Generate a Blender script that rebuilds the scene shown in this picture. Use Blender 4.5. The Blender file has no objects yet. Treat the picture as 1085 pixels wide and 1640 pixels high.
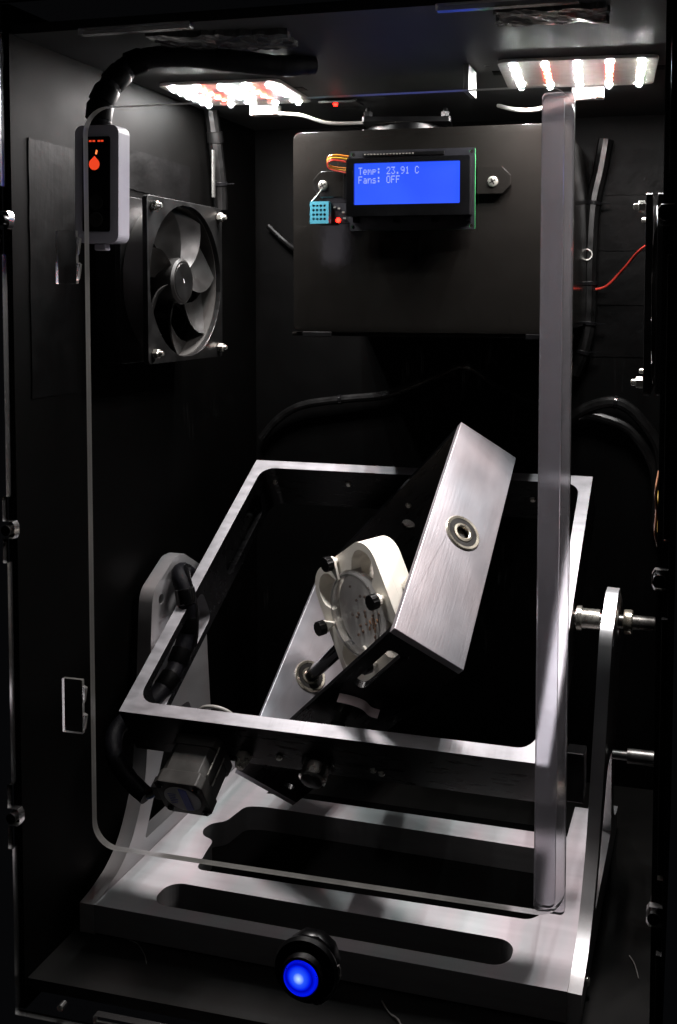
import bpy, bmesh, math, random
from mathutils import Matrix, Vector
from mathutils.geometry import tessellate_polygon
random.seed(7)
PI = math.pi
scene = bpy.context.scene
COL = scene.collection

# ------------------------------------------------------------------ camera
cam = bpy.data.cameras.new('camera')
cam_o = bpy.data.objects.new('camera', cam); COL.objects.link(cam_o)
cam.sensor_fit = 'VERTICAL'; cam.sensor_height = 36.0; cam.sensor_width = 24.0
cam.lens = 36.0 * 1657.09 / 1640.0
cam.shift_x = (542.5 - 679.25) / 1640.0
cam.shift_y = -(820.0 - 573.06) / 1640.0
cam.clip_start = 0.02; cam.clip_end = 50.0
YAW, PITCH, ROLL = 0.2514, 0.0547, -0.0045
f_ = Vector((-math.sin(YAW) * math.cos(PITCH), math.cos(YAW) * math.cos(PITCH), -math.sin(PITCH)))
r_ = Vector((math.cos(YAW), math.sin(YAW), 0)); d_ = f_.cross(r_)
r2_ = math.cos(ROLL) * r_ + math.sin(ROLL) * d_
d2_ = -math.sin(ROLL) * r_ + math.cos(ROLL) * d_
m3 = Matrix((r2_, -d2_, -f_)).transposed()
cam_o.matrix_world = Matrix.Translation((0.4117, -0.5557, 0.4588)) @ m3.to_4x4()
scene.camera = cam_o

# ------------------------------------------------------------------ world, view
w = bpy.data.worlds.new('World'); scene.world = w; w.use_nodes = True
w.node_tree.nodes['Background'].inputs[0].default_value = (0.6, 0.62, 0.72, 1)
w.node_tree.nodes['Background'].inputs[1].default_value = 0.003
scene.view_settings.view_transform = 'Standard'
scene.view_settings.look = 'None'
scene.view_settings.exposure = 0.0
scene.view_settings.gamma = 1.0
scene.render.engine = 'CYCLES'
scene.cycles.use_denoising = True
scene.cycles.use_light_tree = False
scene.cycles.sample_clamp_indirect = 6.0
scene.cycles.max_bounces = 6
scene.cycles.diffuse_bounces = 2
scene.cycles.glossy_bounces = 3
scene.cycles.transmission_bounces = 5
scene.cycles.use_adaptive_sampling = True
scene.cycles.adaptive_threshold = 0.02
scene.cycles.transparent_max_bounces = 24
LED_WHITE, LED_RED = 4100.0, 950.0

# ------------------------------------------------------------------ materials
def mat(name):
    m = bpy.data.materials.new(name); m.use_nodes = True
    nt = m.node_tree
    return m, nt, nt.nodes['Principled BSDF']

def noise(nt, scale, stretch=(1, 1, 1), detail=2.0, rough=0.6):
    tc = nt.nodes.new('ShaderNodeTexCoord'); mp = nt.nodes.new('ShaderNodeMapping')
    mp.inputs['Scale'].default_value = stretch
    n = nt.nodes.new('ShaderNodeTexNoise'); n.inputs['Scale'].default_value = scale
    n.inputs['Detail'].default_value = detail; n.inputs['Roughness'].default_value = rough
    nt.links.new(tc.outputs['Object'], mp.inputs['Vector']); nt.links.new(mp.outputs[0], n.inputs['Vector'])
    return n.outputs['Fac']

def ramp(nt, fac, p0, c0, p1, c1):
    r = nt.nodes.new('ShaderNodeValToRGB')
    r.color_ramp.elements[0].position = p0; r.color_ramp.elements[0].color = c0 if len(c0) == 4 else (*c0, 1)
    r.color_ramp.elements[1].position = p1; r.color_ramp.elements[1].color = c1 if len(c1) == 4 else (*c1, 1)
    nt.links.new(fac, r.inputs[0]); return r.outputs[0]

def bump(nt, b, fac, strength, dist):
    bp = nt.nodes.new('ShaderNodeBump'); bp.inputs['Strength'].default_value = strength
    bp.inputs['Distance'].default_value = dist
    nt.links.new(fac, bp.inputs['Height']); nt.links.new(bp.outputs[0], b.inputs['Normal'])

def solid(name, col, rough=0.5, metal=0.0, var=0.25, scale=60.0, stretch=(1, 1, 1), rvar=0.12, bmp=0.0, spec=0.4):
    m, nt, b = mat(name)
    fac = noise(nt, scale, stretch)
    lo = tuple(c * (1 - var) for c in col); hi = tuple(min(1, c * (1 + var)) for c in col)
    nt.links.new(ramp(nt, fac, 0.3, lo, 0.7, hi), b.inputs['Base Color'])
    rg = lambda v: (max(0.02, v),) * 3
    nt.links.new(ramp(nt, fac, 0.3, rg(rough - rvar), 0.7, rg(rough + rvar)), b.inputs['Roughness'])
    b.inputs['Metallic'].default_value = metal
    b.inputs['Specular IOR Level'].default_value = spec
    if bmp: bump(nt, b, noise(nt, scale * 4, stretch), bmp, 0.0005)
    return m

def tint(m, scale, stretch, c0, c1, amount):
    nt = m.node_tree; b = nt.nodes['Principled BSDF']; src = b.inputs['Base Color'].links[0].from_socket
    r = ramp(nt, noise(nt, scale, stretch, 3.0, 0.5), 0.36, c0, 0.64, c1)
    mx = nt.nodes.new('ShaderNodeMixRGB'); mx.blend_type = 'MULTIPLY'; mx.inputs[0].default_value = amount
    nt.links.new(src, mx.inputs[1]); nt.links.new(r, mx.inputs[2]); nt.links.new(mx.outputs[0], b.inputs['Base Color'])
    return m

def dusty(name, col, rough, speck=0.3, dust=0.02, scale=35.0, spec=0.12):
    """black painted board with fine dust specks and faint smears"""
    m, nt, b = mat(name)
    big = noise(nt, scale, (1, 1, 1), 3.0, 0.65)
    base = ramp(nt, big, 0.3, tuple(c * 0.9 for c in col), 0.75, tuple(c * 1.12 for c in col))
    sp = noise(nt, 900.0, (1, 1, 1), 2.0, 0.5)
    spf = ramp(nt, sp, 0.735, (0, 0, 0), 0.77, (speck,) * 3)
    mx = nt.nodes.new('ShaderNodeMixRGB'); mx.blend_type = 'MIX'
    nt.links.new(spf, mx.inputs[0]); nt.links.new(base, mx.inputs[1]); mx.inputs[2].default_value = (dust, dust, dust, 1)
    nt.links.new(mx.outputs[0], b.inputs['Base Color'])
    nt.links.new(ramp(nt, big, 0.3, (rough - 0.03,) * 3, 0.7, (rough + 0.03,) * 3), b.inputs['Roughness'])
    b.inputs['Specular IOR Level'].default_value = spec
    bump(nt, b, noise(nt, 260.0), 0.08, 0.0004)
    return m

def emit(name, col, strength, lamp=True):
    m, nt, b = mat(name)
    b.inputs['Base Color'].default_value = (0.004, 0.004, 0.006, 1)
    b.inputs['Specular IOR Level'].default_value = 0.03; b.inputs['Roughness'].default_value = 0.25
    m.cycles.emission_sampling = 'FRONT' if lamp else 'NONE'
    b.inputs['Emission Color'].default_value = (*col, 1); b.inputs['Emission Strength'].default_value = strength
    return m

def acrylic(name, scratch=0.0, tint=(1, 1, 1), smear=0.0):
    """clear sheet: Fresnel reflection over straight-through transmission, with worn hazy scratches"""
    m = bpy.data.materials.new(name); m.use_nodes = True; nt = m.node_tree; nt.nodes.clear()
    out = nt.nodes.new('ShaderNodeOutputMaterial')
    tr = nt.nodes.new('ShaderNodeBsdfTransparent'); tr.inputs[0].default_value = (*tint, 1)
    gl = nt.nodes.new('ShaderNodeBsdfGlossy'); gl.inputs['Roughness'].default_value = 0.03
    fr = nt.nodes.new('ShaderNodeFresnel'); fr.inputs[0].default_value = 1.3
    mx = nt.nodes.new('ShaderNodeMixShader')
    ge = nt.nodes.new('ShaderNodeNewGeometry'); ff = nt.nodes.new('ShaderNodeMath'); ff.operation = 'SUBTRACT'; ff.use_clamp = True
    nt.links.new(fr.outputs[0], ff.inputs[0]); nt.links.new(ge.outputs['Backfacing'], ff.inputs[1])
    nt.links.new(ff.outputs[0], mx.inputs[0]); nt.links.new(tr.outputs[0], mx.inputs[1]); nt.links.new(gl.outputs[0], mx.inputs[2])
    last = mx.outputs[0]
    if scratch:
        df = nt.nodes.new('ShaderNodeBsdfDiffuse'); df.inputs[0].default_value = (0.8, 0.8, 0.8, 1)
        tl = nt.nodes.new('ShaderNodeBsdfTranslucent'); tl.inputs[0].default_value = (0.8, 0.8, 0.8, 1)
        ad = nt.nodes.new('ShaderNodeAddShader'); nt.links.new(df.outputs[0], ad.inputs[0]); nt.links.new(tl.outputs[0], ad.inputs[1])
        tc = nt.nodes.new('ShaderNodeTexCoord')
        mp = nt.nodes.new('ShaderNodeMapping'); mp.inputs['Rotation'].default_value = (0, 0.7, 0); mp.inputs['Scale'].default_value = (900, 1, 45)
        n = nt.nodes.new('ShaderNodeTexNoise'); n.inputs['Scale'].default_value = 1.0; n.inputs['Detail'].default_value = 2.0
        nt.links.new(tc.outputs['Object'], mp.inputs[0]); nt.links.new(mp.outputs[0], n.inputs['Vector'])
        s1 = ramp(nt, n.outputs['Fac'], 0.62, (0, 0, 0), 0.72, (1, 1, 1))
        big = ramp(nt, noise(nt, 9.0, (1, 1, 1), 3.0), 0.5, (0, 0, 0), 0.75, (1, 1, 1))
        mu = nt.nodes.new('ShaderNodeMath'); mu.operation = 'MULTIPLY'
        nt.links.new(s1, mu.inputs[0]); nt.links.new(big, mu.inputs[1])
        m2 = nt.nodes.new('ShaderNodeMath'); m2.operation = 'MULTIPLY_ADD'
        nt.links.new(mu.outputs[0], m2.inputs[0]); m2.inputs[1].default_value = scratch; m2.inputs[2].default_value = smear
        ms = nt.nodes.new('ShaderNodeMixShader')
        nt.links.new(m2.outputs[0], ms.inputs[0]); nt.links.new(last, ms.inputs[1]); nt.links.new(ad.outputs[0], ms.inputs[2])
        last = ms.outputs[0]
    nt.links.new(last, out.inputs[0])
    return m

def frosted(name, col, rough, diff):
    """milky plastic: rough see-through glass mixed with diffuse and translucent white"""
    m = bpy.data.materials.new(name); m.use_nodes = True; nt = m.node_tree; nt.nodes.clear()
    out = nt.nodes.new('ShaderNodeOutputMaterial')
    rf = nt.nodes.new('ShaderNodeBsdfRefraction'); rf.inputs['Roughness'].default_value = rough; rf.inputs['IOR'].default_value = 1.15
    rf.inputs[0].default_value = (0.95, 0.95, 0.97, 1)
    df = nt.nodes.new('ShaderNodeBsdfDiffuse'); df.inputs[0].default_value = (*col, 1)
    tl = nt.nodes.new('ShaderNodeBsdfTranslucent'); tl.inputs[0].default_value = (*col, 1)
    m1 = nt.nodes.new('ShaderNodeMixShader'); m1.inputs[0].default_value = 0.5
    nt.links.new(df.outputs[0], m1.inputs[1]); nt.links.new(tl.outputs[0], m1.inputs[2])
    m2 = nt.nodes.new('ShaderNodeMixShader')
    f = ramp(nt, noise(nt, 120.0, (1, 1, 0.15)), 0.3, (diff * 0.8,) * 3, 0.7, (diff * 1.2,) * 3)
    nt.links.new(f, m2.inputs[0]); nt.links.new(rf.outputs[0], m2.inputs[1]); nt.links.new(m1.outputs[0], m2.inputs[2])
    gl = nt.nodes.new('ShaderNodeBsdfGlossy'); gl.inputs['Roughness'].default_value = 0.25
    fr = nt.nodes.new('ShaderNodeFresnel'); fr.inputs[0].default_value = 1.35
    m3_ = nt.nodes.new('ShaderNodeMixShader')
    nt.links.new(fr.outputs[0], m3_.inputs[0]); nt.links.new(m2.outputs[0], m3_.inputs[1]); nt.links.new(gl.outputs[0], m3_.inputs[2])
    nt.links.new(m3_.outputs[0], out.inputs[0])
    return m

WALL = dusty('black_wall_board', (0.00075, 0.00072, 0.00068), 0.6, 0.3, 0.004, 35.0, 0.028)
BACK = dusty('black_back_board', (0.0006, 0.0006, 0.0006), 0.5, 0.3, 0.004, 35.0, 0.05)
CEIL = dusty('black_gloss_ceiling', (0.042, 0.043, 0.043), 0.62, 0.2, 0.03, 35.0, 0.2)
FLOOR = dusty('black_floor_board', (0.0030, 0.0029, 0.0027), 0.42, 0.5, 0.016, 22.0, 0.25)
TAPE = solid('black_tape', (0.0011, 0.00107, 0.0011), 0.5, 0, 0.2, 40, (1, 1, 1), 0.06, 0.25, 0.04)
FOIL = solid('crinkled_shiny_tape', (0.10, 0.10, 0.10), 0.22, 0.4, 0.4, 60, (1, 1, 1), 0.1, 0.3)
ALU = solid('milled_aluminium', (0.45, 0.445, 0.465), 0.43, 0.8, 0.10, 16, (1, 0.7, 1.2), 0.05, 0.0)
SHROUD = solid('lamplit_fan_shroud', (0.040, 0.038, 0.036), 0.4, 0, 0.2, 50, (1, 1, 1), 0.08)  # paler than the blades: LED light on the inner wall put into its colour
ALU_EDGE = solid('sawn_aluminium', (0.26, 0.255, 0.27), 0.48, 0.6, 0.14, 50, (1, 3, 3), 0.08, 0.2)
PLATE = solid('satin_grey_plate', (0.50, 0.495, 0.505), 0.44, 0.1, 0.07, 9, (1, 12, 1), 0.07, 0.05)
PLATE_SHADE = solid('shaded_plate_side', (0.15, 0.148, 0.15), 0.5, 0.3, 0.1, 20, (1, 1, 8), 0.07, 0.05)  # darker copy of the plate; shade on front and slot walls set into it
SHADE_BLACK = solid('slot_shade_black', (0.0006, 0.0006, 0.0006), 0.9, 0, 0.2, 300, (1, 1, 1), 0.05, 0, 0.02)  # near-black for the added sheet below the base slots; stands for shade
PILLAR = solid('satin_grey_upright', (0.44, 0.435, 0.435), 0.40, 0.7, 0.06, 12, (1, 1, 4), 0.07, 0.05)
STEEL = solid('bright_steel', (0.72, 0.70, 0.66), 0.25, 1.0, 0.1, 80, (1, 1, 1), 0.06)
SCREW = solid('zinc_screw', (0.45, 0.445, 0.40), 0.30, 0.85, 0.15, 200, (1, 1, 1), 0.08)
RODM = solid('dull_steel_rod', (0.14, 0.14, 0.135), 0.40, 0.9, 0.15, 60, (1, 1, 1), 0.06)
BRASS = solid('warm_nickel_ring', (0.62, 0.58, 0.48), 0.28, 0.9, 0.1, 90, (1, 1, 1), 0.06)
BLACK = solid('black_plastic', (0.002, 0.002, 0.0022), 0.35, 0, 0.2, 50, (1, 1, 1), 0.08, 0, 0.25)
BLACK_GLOSS = solid('glossy_black_plastic', (0.003, 0.003, 0.0033), 0.14, 0, 0.2, 40, (1, 1, 1), 0.05)
BOXM = dusty('black_box_plastic', (0.0058, 0.0053, 0.0048), 0.13, 0.3, 0.016, 30.0, 0.25)
FANM = solid('black_fan_plastic', (0.0046, 0.0042, 0.0038), 0.42, 0, 0.2, 50, (1, 1, 1), 0.08)
FANF = solid('black_fan_frame', (0.0026, 0.0026, 0.0026), 0.36, 0, 0.2, 50, (1, 1, 1), 0.08)
SLEEVE = solid('black_cable_sleeve', (0.0018, 0.0018, 0.0030), 0.6, 0, 0.4, 160, (1, 1, 1), 0.12, 0.5, 0.12)
RUBBER = solid('black_cable', (0.002, 0.002, 0.002), 0.35, 0, 0.2, 90, (1, 1, 1), 0.08, 0.1, 0.25)
WHITE = solid('white_printed_plastic', (0.80, 0.76, 0.68), 0.45, 0, 0.03, 40, (1, 1, 1), 0.06, 0.05)
IVORY = solid('light_grey_case', (0.34, 0.33, 0.38), 0.4, 0, 0.03, 40, (1, 1, 1), 0.05)
GREYP = solid('pale_grey_plastic', (0.13, 0.13, 0.125), 0.45, 0, 0.05, 60, (1, 1, 1), 0.05)
CLEAR = acrylic('clear_acrylic', 0.003, (0.97, 0.97, 0.97), 0.0)
CLEAR_SMALL = acrylic('clear_acrylic_block', 0.0, (0.95, 0.95, 0.95))
DISH = acrylic('clear_polystyrene', 0.008, (0.95, 0.95, 0.95), 0.035)
EDGE = frosted('laser_cut_acrylic_edge', (0.26, 0.255, 0.24), 0.3, 0.45)
ANOD = solid('black_anodised_aluminium', (0.0018, 0.0018, 0.0020), 0.30, 0.0, 0.2, 40, (1, 6, 6), 0.06, 0.08, 0.16)
STRIPM = frosted('milky_door_strip', (0.44, 0.425, 0.45), 0.24, 0.14)
LEDPLATE = frosted('white_diffuser_plate', (0.55, 0.53, 0.49), 0.3, 0.7)
AGAR = solid('milky_agar', (0.90, 0.87, 0.84), 0.3, 0, 0.04, 80, (1, 1, 1), 0.05)
SEED = solid('brown_seed', (0.16, 0.075, 0.035), 0.5, 0, 0.4, 300, (1, 1, 1), 0.1)
SPROUT = solid('orange_brown_fragment', (0.34, 0.16, 0.07), 0.5, 0, 0.3, 300, (1, 1, 1), 0.1)
PINK = solid('pink_paper_tag', (0.95, 0.78, 0.80), 0.6, 0, 0.06, 90, (1, 1, 1), 0.05)
PCB = solid('green_circuit_board', (0.02, 0.16, 0.05), 0.35, 0, 0.2, 90, (1, 1, 1), 0.05)
PCB_BLACK = solid('dark_circuit_board', (0.008, 0.008, 0.010), 0.35, 0, 0.2, 120, (1, 1, 1), 0.05)
SENSORB = solid('sky_blue_sensor_case', (0.04, 0.20, 0.27), 0.4, 0, 0.05, 60, (1, 1, 1), 0.05)
REDW = solid('red_wire', (0.36, 0.03, 0.02), 0.35, 0, 0.1, 60)
ORANGEW = solid('orange_wire', (0.40, 0.12, 0.012), 0.35, 0, 0.1, 60)
YELLOWW = solid('yellow_wire', (0.40, 0.24, 0.02), 0.35, 0, 0.1, 60)
BLUEW = solid('blue_wire', (0.12, 0.25, 0.55), 0.35, 0, 0.1, 60)
WHITEW = solid('white_wire', (0.22, 0.215, 0.20), 0.4, 0, 0.05, 60)
COPPER = solid('copper_wire', (0.10, 0.035, 0.01), 0.35, 0.7, 0.1, 60)
MOTORM = solid('black_motor_steel', (0.020, 0.0193, 0.0175), 0.40, 0.1, 0.2, 60, (1, 1, 1), 0.08)
LABELG = solid('grey_motor_label', (0.60, 0.60, 0.62), 0.4, 0, 0.08, 120, (1, 1, 1), 0.05)
LABELB = solid('blue_motor_label', (0.08, 0.12, 0.62), 0.4, 0, 0.08, 120, (1, 1, 1), 0.05)
SEAL = solid('grey_bearing_seal', (0.02, 0.019, 0.018), 0.45, 0.2, 0.2, 90, (1, 1, 1), 0.08)
GLUE = solid('dried_glue', (0.12, 0.115, 0.11), 0.45, 0, 0.2, 200, (1, 1, 1), 0.1, 0.4)
LENSM = acrylic('clear_led_lens', 0.01, (0.97, 0.97, 0.97), 0.004)
tint(ALU, 9.0, (1, 1, 1.5), (0.82, 0.86, 0.90), (0.98, 0.90, 0.90), 1.0)
for m_ in (ALU, ALU_EDGE):
    bump(m_.node_tree, m_.node_tree.nodes['Principled BSDF'], noise(m_.node_tree, 700.0, (1, 0.03, 1), 2.0), 0.22, 0.0003)
tint(ALU, 45.0, (1, 1, 1), (0.60, 0.61, 0.63), (1, 1, 1), 0.15)
tint(ALU, 160.0, (1, 0.3, 1), (0.93, 0.93, 0.93), (1, 1, 1), 1.0)
tint(PLATE, 30.0, (1, 0.12, 1), (0.88, 0.97, 0.97), (1.0, 0.90, 0.94), 1.0)  # pink and cyan streaks of coloured LED light and shadow put into the plate
tint(PILLAR, 14.0, (1, 1, 0.5), (0.88, 0.92, 0.95), (1.0, 0.95, 0.95), 1.0)
E_WHITE = emit('lit_white_led', (0.97, 1.0, 0.985), LED_WHITE)
E_RED = emit('lit_red_led', (1.0, 0.07, 0.04), LED_RED)
E_SCREEN = emit('lit_blue_screen', (0.022, 0.070, 1.50), 1.0, False)
E_TEXT = emit('lit_screen_dots', (0.42, 0.52, 1.0), 1.0, False)
E_BLUE = emit('lit_blue_lens', (0.0, 0.004, 0.55), 1.0, False)
E_BLUEMID = emit('lit_blue_ring', (0.004, 0.03, 1.0), 1.0, False)
E_BLUEHOT = emit('lit_blue_core', (0.08, 0.25, 1.0), 1.1, False)
E_REDLED = emit('lit_red_indicator', (1.0, 0.006, 0.003), 30.0, False)
E_GLYPH = emit('lit_red_glyph', (1.0, 0.07, 0.02), 0.9, False)
E_GLYPH2 = emit('lit_orange_flame', (1.0, 0.22, 0.06), 1.6, False)

def radial(m, cx, cy, rad, stops):
    nt = m.node_tree; b = nt.nodes['Principled BSDF']
    tc = nt.nodes.new('ShaderNodeTexCoord'); mp = nt.nodes.new('ShaderNodeMapping')
    mp.inputs['Location'].default_value = (-cx / rad, -cy / rad, 0); mp.inputs['Scale'].default_value = (1 / rad, 1 / rad, 0)
    g = nt.nodes.new('ShaderNodeTexGradient'); g.gradient_type = 'SPHERICAL'
    nt.links.new(tc.outputs['Object'], mp.inputs[0]); nt.links.new(mp.outputs[0], g.inputs[0])
    r = nt.nodes.new('ShaderNodeValToRGB')
    for k, (p, c) in enumerate(stops):
        e = r.color_ramp.elements[k] if k < 2 else r.color_ramp.elements.new(p)
        e.position = p; e.color = (*c, 1)
    nt.links.new(g.outputs['Fac'], r.inputs[0]); nt.links.new(r.outputs[0], b.inputs['Emission Color'])
radial(E_BLUE, -0.0004, 0.0012, 0.0125, [(0.0, (0.0, 0.001, 0.25)), (1.0, (0.55, 0.80, 1.0)), (0.20, (0.0, 0.008, 0.85)), (0.36, (0.0, 0.001, 0.38)), (0.46, (0.0, 0.010, 0.85)), (0.72, (0.02, 0.10, 1.0))])
_nt = E_SCREEN.node_tree
_nt.links.new(ramp(_nt, noise(_nt, 18.0, (1, 1, 1), 1.0), 0.3, (0.030, 0.105, 1.25), 0.7, (0.046, 0.150, 1.45)), _nt.nodes['Principled BSDF'].inputs['Emission Color'])

# ------------------------------------------------------------------ mesh helpers
def box(bm, x0, x1, y0, y1, z0, z1, M=None):
    vs = [bm.verts.new(Vector(p)) for p in ((x0, y0, z0), (x1, y0, z0), (x1, y1, z0), (x0, y1, z0), (x0, y0, z1), (x1, y0, z1), (x1, y1, z1), (x0, y1, z1))]
    for q in ((3, 2, 1, 0), (4, 5, 6, 7), (0, 1, 5, 4), (1, 2, 6, 5), (2, 3, 7, 6), (3, 0, 4, 7)):
        bm.faces.new([vs[i] for i in q])
    if M is not None:
        for v in vs: v.co = M @ v.co
    return vs

def lathe(bm, prof, seg=32, M=None, close=False):
    """prof: list of (radius, z); radius 0 ends give poles; axis is local z"""
    rings = []
    for r, z in prof:
        if r < 1e-7: rings.append([bm.verts.new((0, 0, z))])
        else: rings.append([bm.verts.new((r * math.cos(2 * PI * k / seg), r * math.sin(2 * PI * k / seg), z)) for k in range(seg)])
    pairs = list(zip(rings, rings[1:])) + ([(rings[-1], rings[0])] if close else [])
    for a, b in pairs:
        for k in range(seg):
            k2 = (k + 1) % seg
            if len(a) == 1 and len(b) == 1: continue
            if len(a) == 1: bm.faces.new((a[0], b[k], b[k2]))
            elif len(b) == 1: bm.faces.new((a[k], b[0], a[k2]))
            else: bm.faces.new((a[k], b[k], b[k2], a[k2]))
    if M is not None:
        for rg in rings:
            for v in rg: v.co = M @ v.co

def spline(pts, n=8):
    P = [Vector(p) for p in pts]
    if len(P) < 3: return P
    out = []
    for i in range(len(P) - 1):
        p0 = P[max(i - 1, 0)]; p1 = P[i]; p2 = P[i + 1]; p3 = P[min(i + 2, len(P) - 1)]
        for k in range(n):
            t = k / n
            out.append(0.5 * ((2 * p1) + (p2 - p0) * t + (2 * p0 - 5 * p1 + 4 * p2 - p3) * t * t + (3 * p1 - p0 - 3 * p2 + p3) * t ** 3))
    out.append(P[-1]); return out

def tube(bm, pts, r, seg=10, n=8, wob=0.0):
    P = spline(pts, n); up = Vector((0.13, 0.27, 0.95)); rings = []
    for i, p in enumerate(P):
        t = (P[min(i + 1, len(P) - 1)] - P[max(i - 1, 0)]).normalized()
        s = t.cross(up)
        if s.length < 1e-4: s = t.cross(Vector((1, 0, 0)))
        s.normalize(); up = s.cross(t).normalized()
        rr = r * (1 + wob * random.uniform(-1, 1))
        rings.append([bm.verts.new(p + rr * (s * math.cos(2 * PI * k / seg) + up * math.sin(2 * PI * k / seg))) for k in range(seg)])
    for a, b in zip(rings, rings[1:]):
        for k in range(seg): bm.faces.new((a[k], a[(k + 1) % seg], b[(k + 1) % seg], b[k]))
    bm.faces.new(list(reversed(rings[0]))); bm.faces.new(rings[-1])

def prism(bm, outer, holes=(), z0=0.0, z1=0.01, M=None, side_mat=0, cap_mat=0):
    """extrude a polygon with holes along local z; M maps to the part's axes"""
    loops = [list(outer)] + [list(h) for h in holes]
    flat = [p for l in loops for p in l]
    tris = tessellate_polygon([[Vector((p[0], p[1], 0)) for p in l] for l in loops])
    T = (lambda v: M @ Vector(v)) if M is not None else (lambda v: Vector(v))
    lo = [bm.verts.new(T((p[0], p[1], z0))) for p in flat]; hi = [bm.verts.new(T((p[0], p[1], z1))) for p in flat]
    for t in tris:
        if len(set(t)) < 3: continue
        a, b, c = (flat[i] for i in t)
        if (b[0] - a[0]) * (c[1] - a[1]) - (b[1] - a[1]) * (c[0] - a[0]) < 0: t = t[::-1]
        try:
            f = bm.faces.new([hi[i] for i in t]); f.material_index = cap_mat
            f = bm.faces.new([lo[i] for i in reversed(t)]); f.material_index = cap_mat
        except ValueError: pass
    k = 0
    for l in loops:
        n = len(l)
        for i in range(n):
            a, b = k + i, k + (i + 1) % n
            f = bm.faces.new((lo[a], lo[b], hi[b], hi[a])); f.material_index = side_mat
        k += n

def rrect(x0, x1, y0, y1, r, n=6):
    out = []
    for cx, cy, a0 in ((x1 - r, y0 + r, -PI / 2), (x1 - r, y1 - r, 0), (x0 + r, y1 - r, PI / 2), (x0 + r, y0 + r, PI)):
        for k in range(n + 1):
            a = a0 + PI / 2 * k / n; out.append((cx + r * math.cos(a), cy + r * math.sin(a)))
    return out

def circ(cx, cy, r, n=24):
    return [(cx + r * math.cos(2 * PI * k / n), cy + r * math.sin(2 * PI * k / n)) for k in range(n)]

def roundpoly(pts, r, n=5):
    out = []; m = len(pts)
    for i in range(m):
        p = Vector(pts[i]); a = (Vector(pts[i - 1]) - p); b = (Vector(pts[(i + 1) % m]) - p)
        d = min(r, a.length * 0.45, b.length * 0.45)
        s, e = p + a.normalized() * d, p + b.normalized() * d
        for k in range(n + 1):
            t = k / n; q = s * (1 - t) ** 2 + p * 2 * t * (1 - t) + e * t * t; out.append((q.x, q.y))
    return out

def hull(pts):
    pts = sorted(set(pts)); 
    def half(ps):
        h = []
        for p in ps:
            while len(h) > 1 and (h[-1][0] - h[-2][0]) * (p[1] - h[-2][1]) - (h[-1][1] - h[-2][1]) * (p[0] - h[-2][0]) <= 0: h.pop()
            h.append(p)
        return h
    a, b = half(pts), half(pts[::-1]); return a[:-1] + b[:-1]

def obj(name, bm, mats, parent=None, M=None, bevel=0.0, smooth=True, bseg=2):
    bmesh.ops.remove_doubles(bm, verts=bm.verts, dist=1e-7)
    bmesh.ops.recalc_face_normals(bm, faces=bm.faces)
    if smooth:
        for f in bm.faces: f.smooth = True
        for e in bm.edges:
            if len(e.link_faces) == 2 and e.calc_face_angle(0) > 0.6: e.smooth = False
    me = bpy.data.meshes.new(name); bm.to_mesh(me); bm.free()
    for m in (mats if isinstance(mats, (list, tuple)) else [mats]): me.materials.append(m)
    o = bpy.data.objects.new(name, me); COL.objects.link(o)
    if parent is not None: o.parent = parent
    if M is not None: o.matrix_local = M
    if bevel:
        b = o.modifiers.new('bevel', 'BEVEL'); b.width = bevel; b.segments = bseg; b.limit_method = 'ANGLE'; b.angle_limit = 0.7
        b.harden_normals = False
    return o

def bx(name, x0, x1, y0, y1, z0, z1, m, parent=None, bevel=0.0, M=None, smooth=True):
    bm = bmesh.new(); box(bm, x0, x1, y0, y1, z0, z1); return obj(name, bm, m, parent, M, bevel, smooth and not bevel)

def lt(name, prof, m, parent=None, M=None, seg=32, close=False):
    bm = bmesh.new(); lathe(bm, prof, seg, None, close); return obj(name, bm, m, parent, M)

def tb(name, pts, r, m, parent=None, seg=10, n=8, wob=0.0):
    bm = bmesh.new(); tube(bm, pts, r, seg, n, wob); return obj(name, bm, m, parent)

def pr(name, outer, holes, z0, z1, mats, parent=None, M=None, bevel=0.0, axes=None, side=0):
    bm = bmesh.new(); prism(bm, outer, holes, z0, z1, axes, side, 0); return obj(name, bm, mats, parent, M, bevel, not bevel)

def thing(name, label, cat, M=None, group=None):
    o = bpy.data.objects.new(name, None); COL.objects.link(o); o.empty_display_size = 0.01
    if M is not None: o.matrix_world = M
    return tag(o, label, cat, group)

def tag(o, label, cat, group=None):
    o['label'] = label; o['category'] = cat
    if group: o['group'] = group
    return o

def struct(o): o['kind'] = 'structure'; return o

T = Matrix.Translation
def RX(a): return Matrix.Rotation(a, 4, 'X')
def RY(a): return Matrix.Rotation(a, 4, 'Y')
def RZ(a): return Matrix.Rotation(a, 4, 'Z')
def axis_to(v):
    return Vector((0, 0, 1)).rotation_difference(Vector(v)).to_matrix().to_4x4()
# maps prism (x, y, z) -> (x, -z.., y): profile in XZ, extrusion along +Y
XZ_Y = Matrix(((1, 0, 0, 0), (0, 0, 1, 0), (0, 1, 0, 0), (0, 0, 0, 1)))
# profile in YZ, extrusion along +X
YZ_X = Matrix(((0, 0, 1, 0), (1, 0, 0, 0), (0, 1, 0, 0), (0, 0, 0, 1)))

# ================================================================== the cabinet
FZ = 0.0195      # floor top
CZ = 0.622       # ceiling underside
struct(bx('floor', 0.0032, 0.3968, 0.0085, 0.3778, 0.012, FZ, FLOOR))
struct(bx('ceiling', 0.0032, 0.3968, 0.0085, 0.3778, CZ, 0.628, CEIL))
struct(bx('wall_left', -0.003, 0.003, 0.0062, 0.384, 0.0, 0.640, WALL))
struct(bx('wall_right', 0.397, 0.403, 0.0062, 0.384, 0.0, 0.640, WALL))
struct(bx('wall_back', 0.0032, 0.3968, 0.378, 0.384, 0.0, 0.640, BACK))

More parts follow.
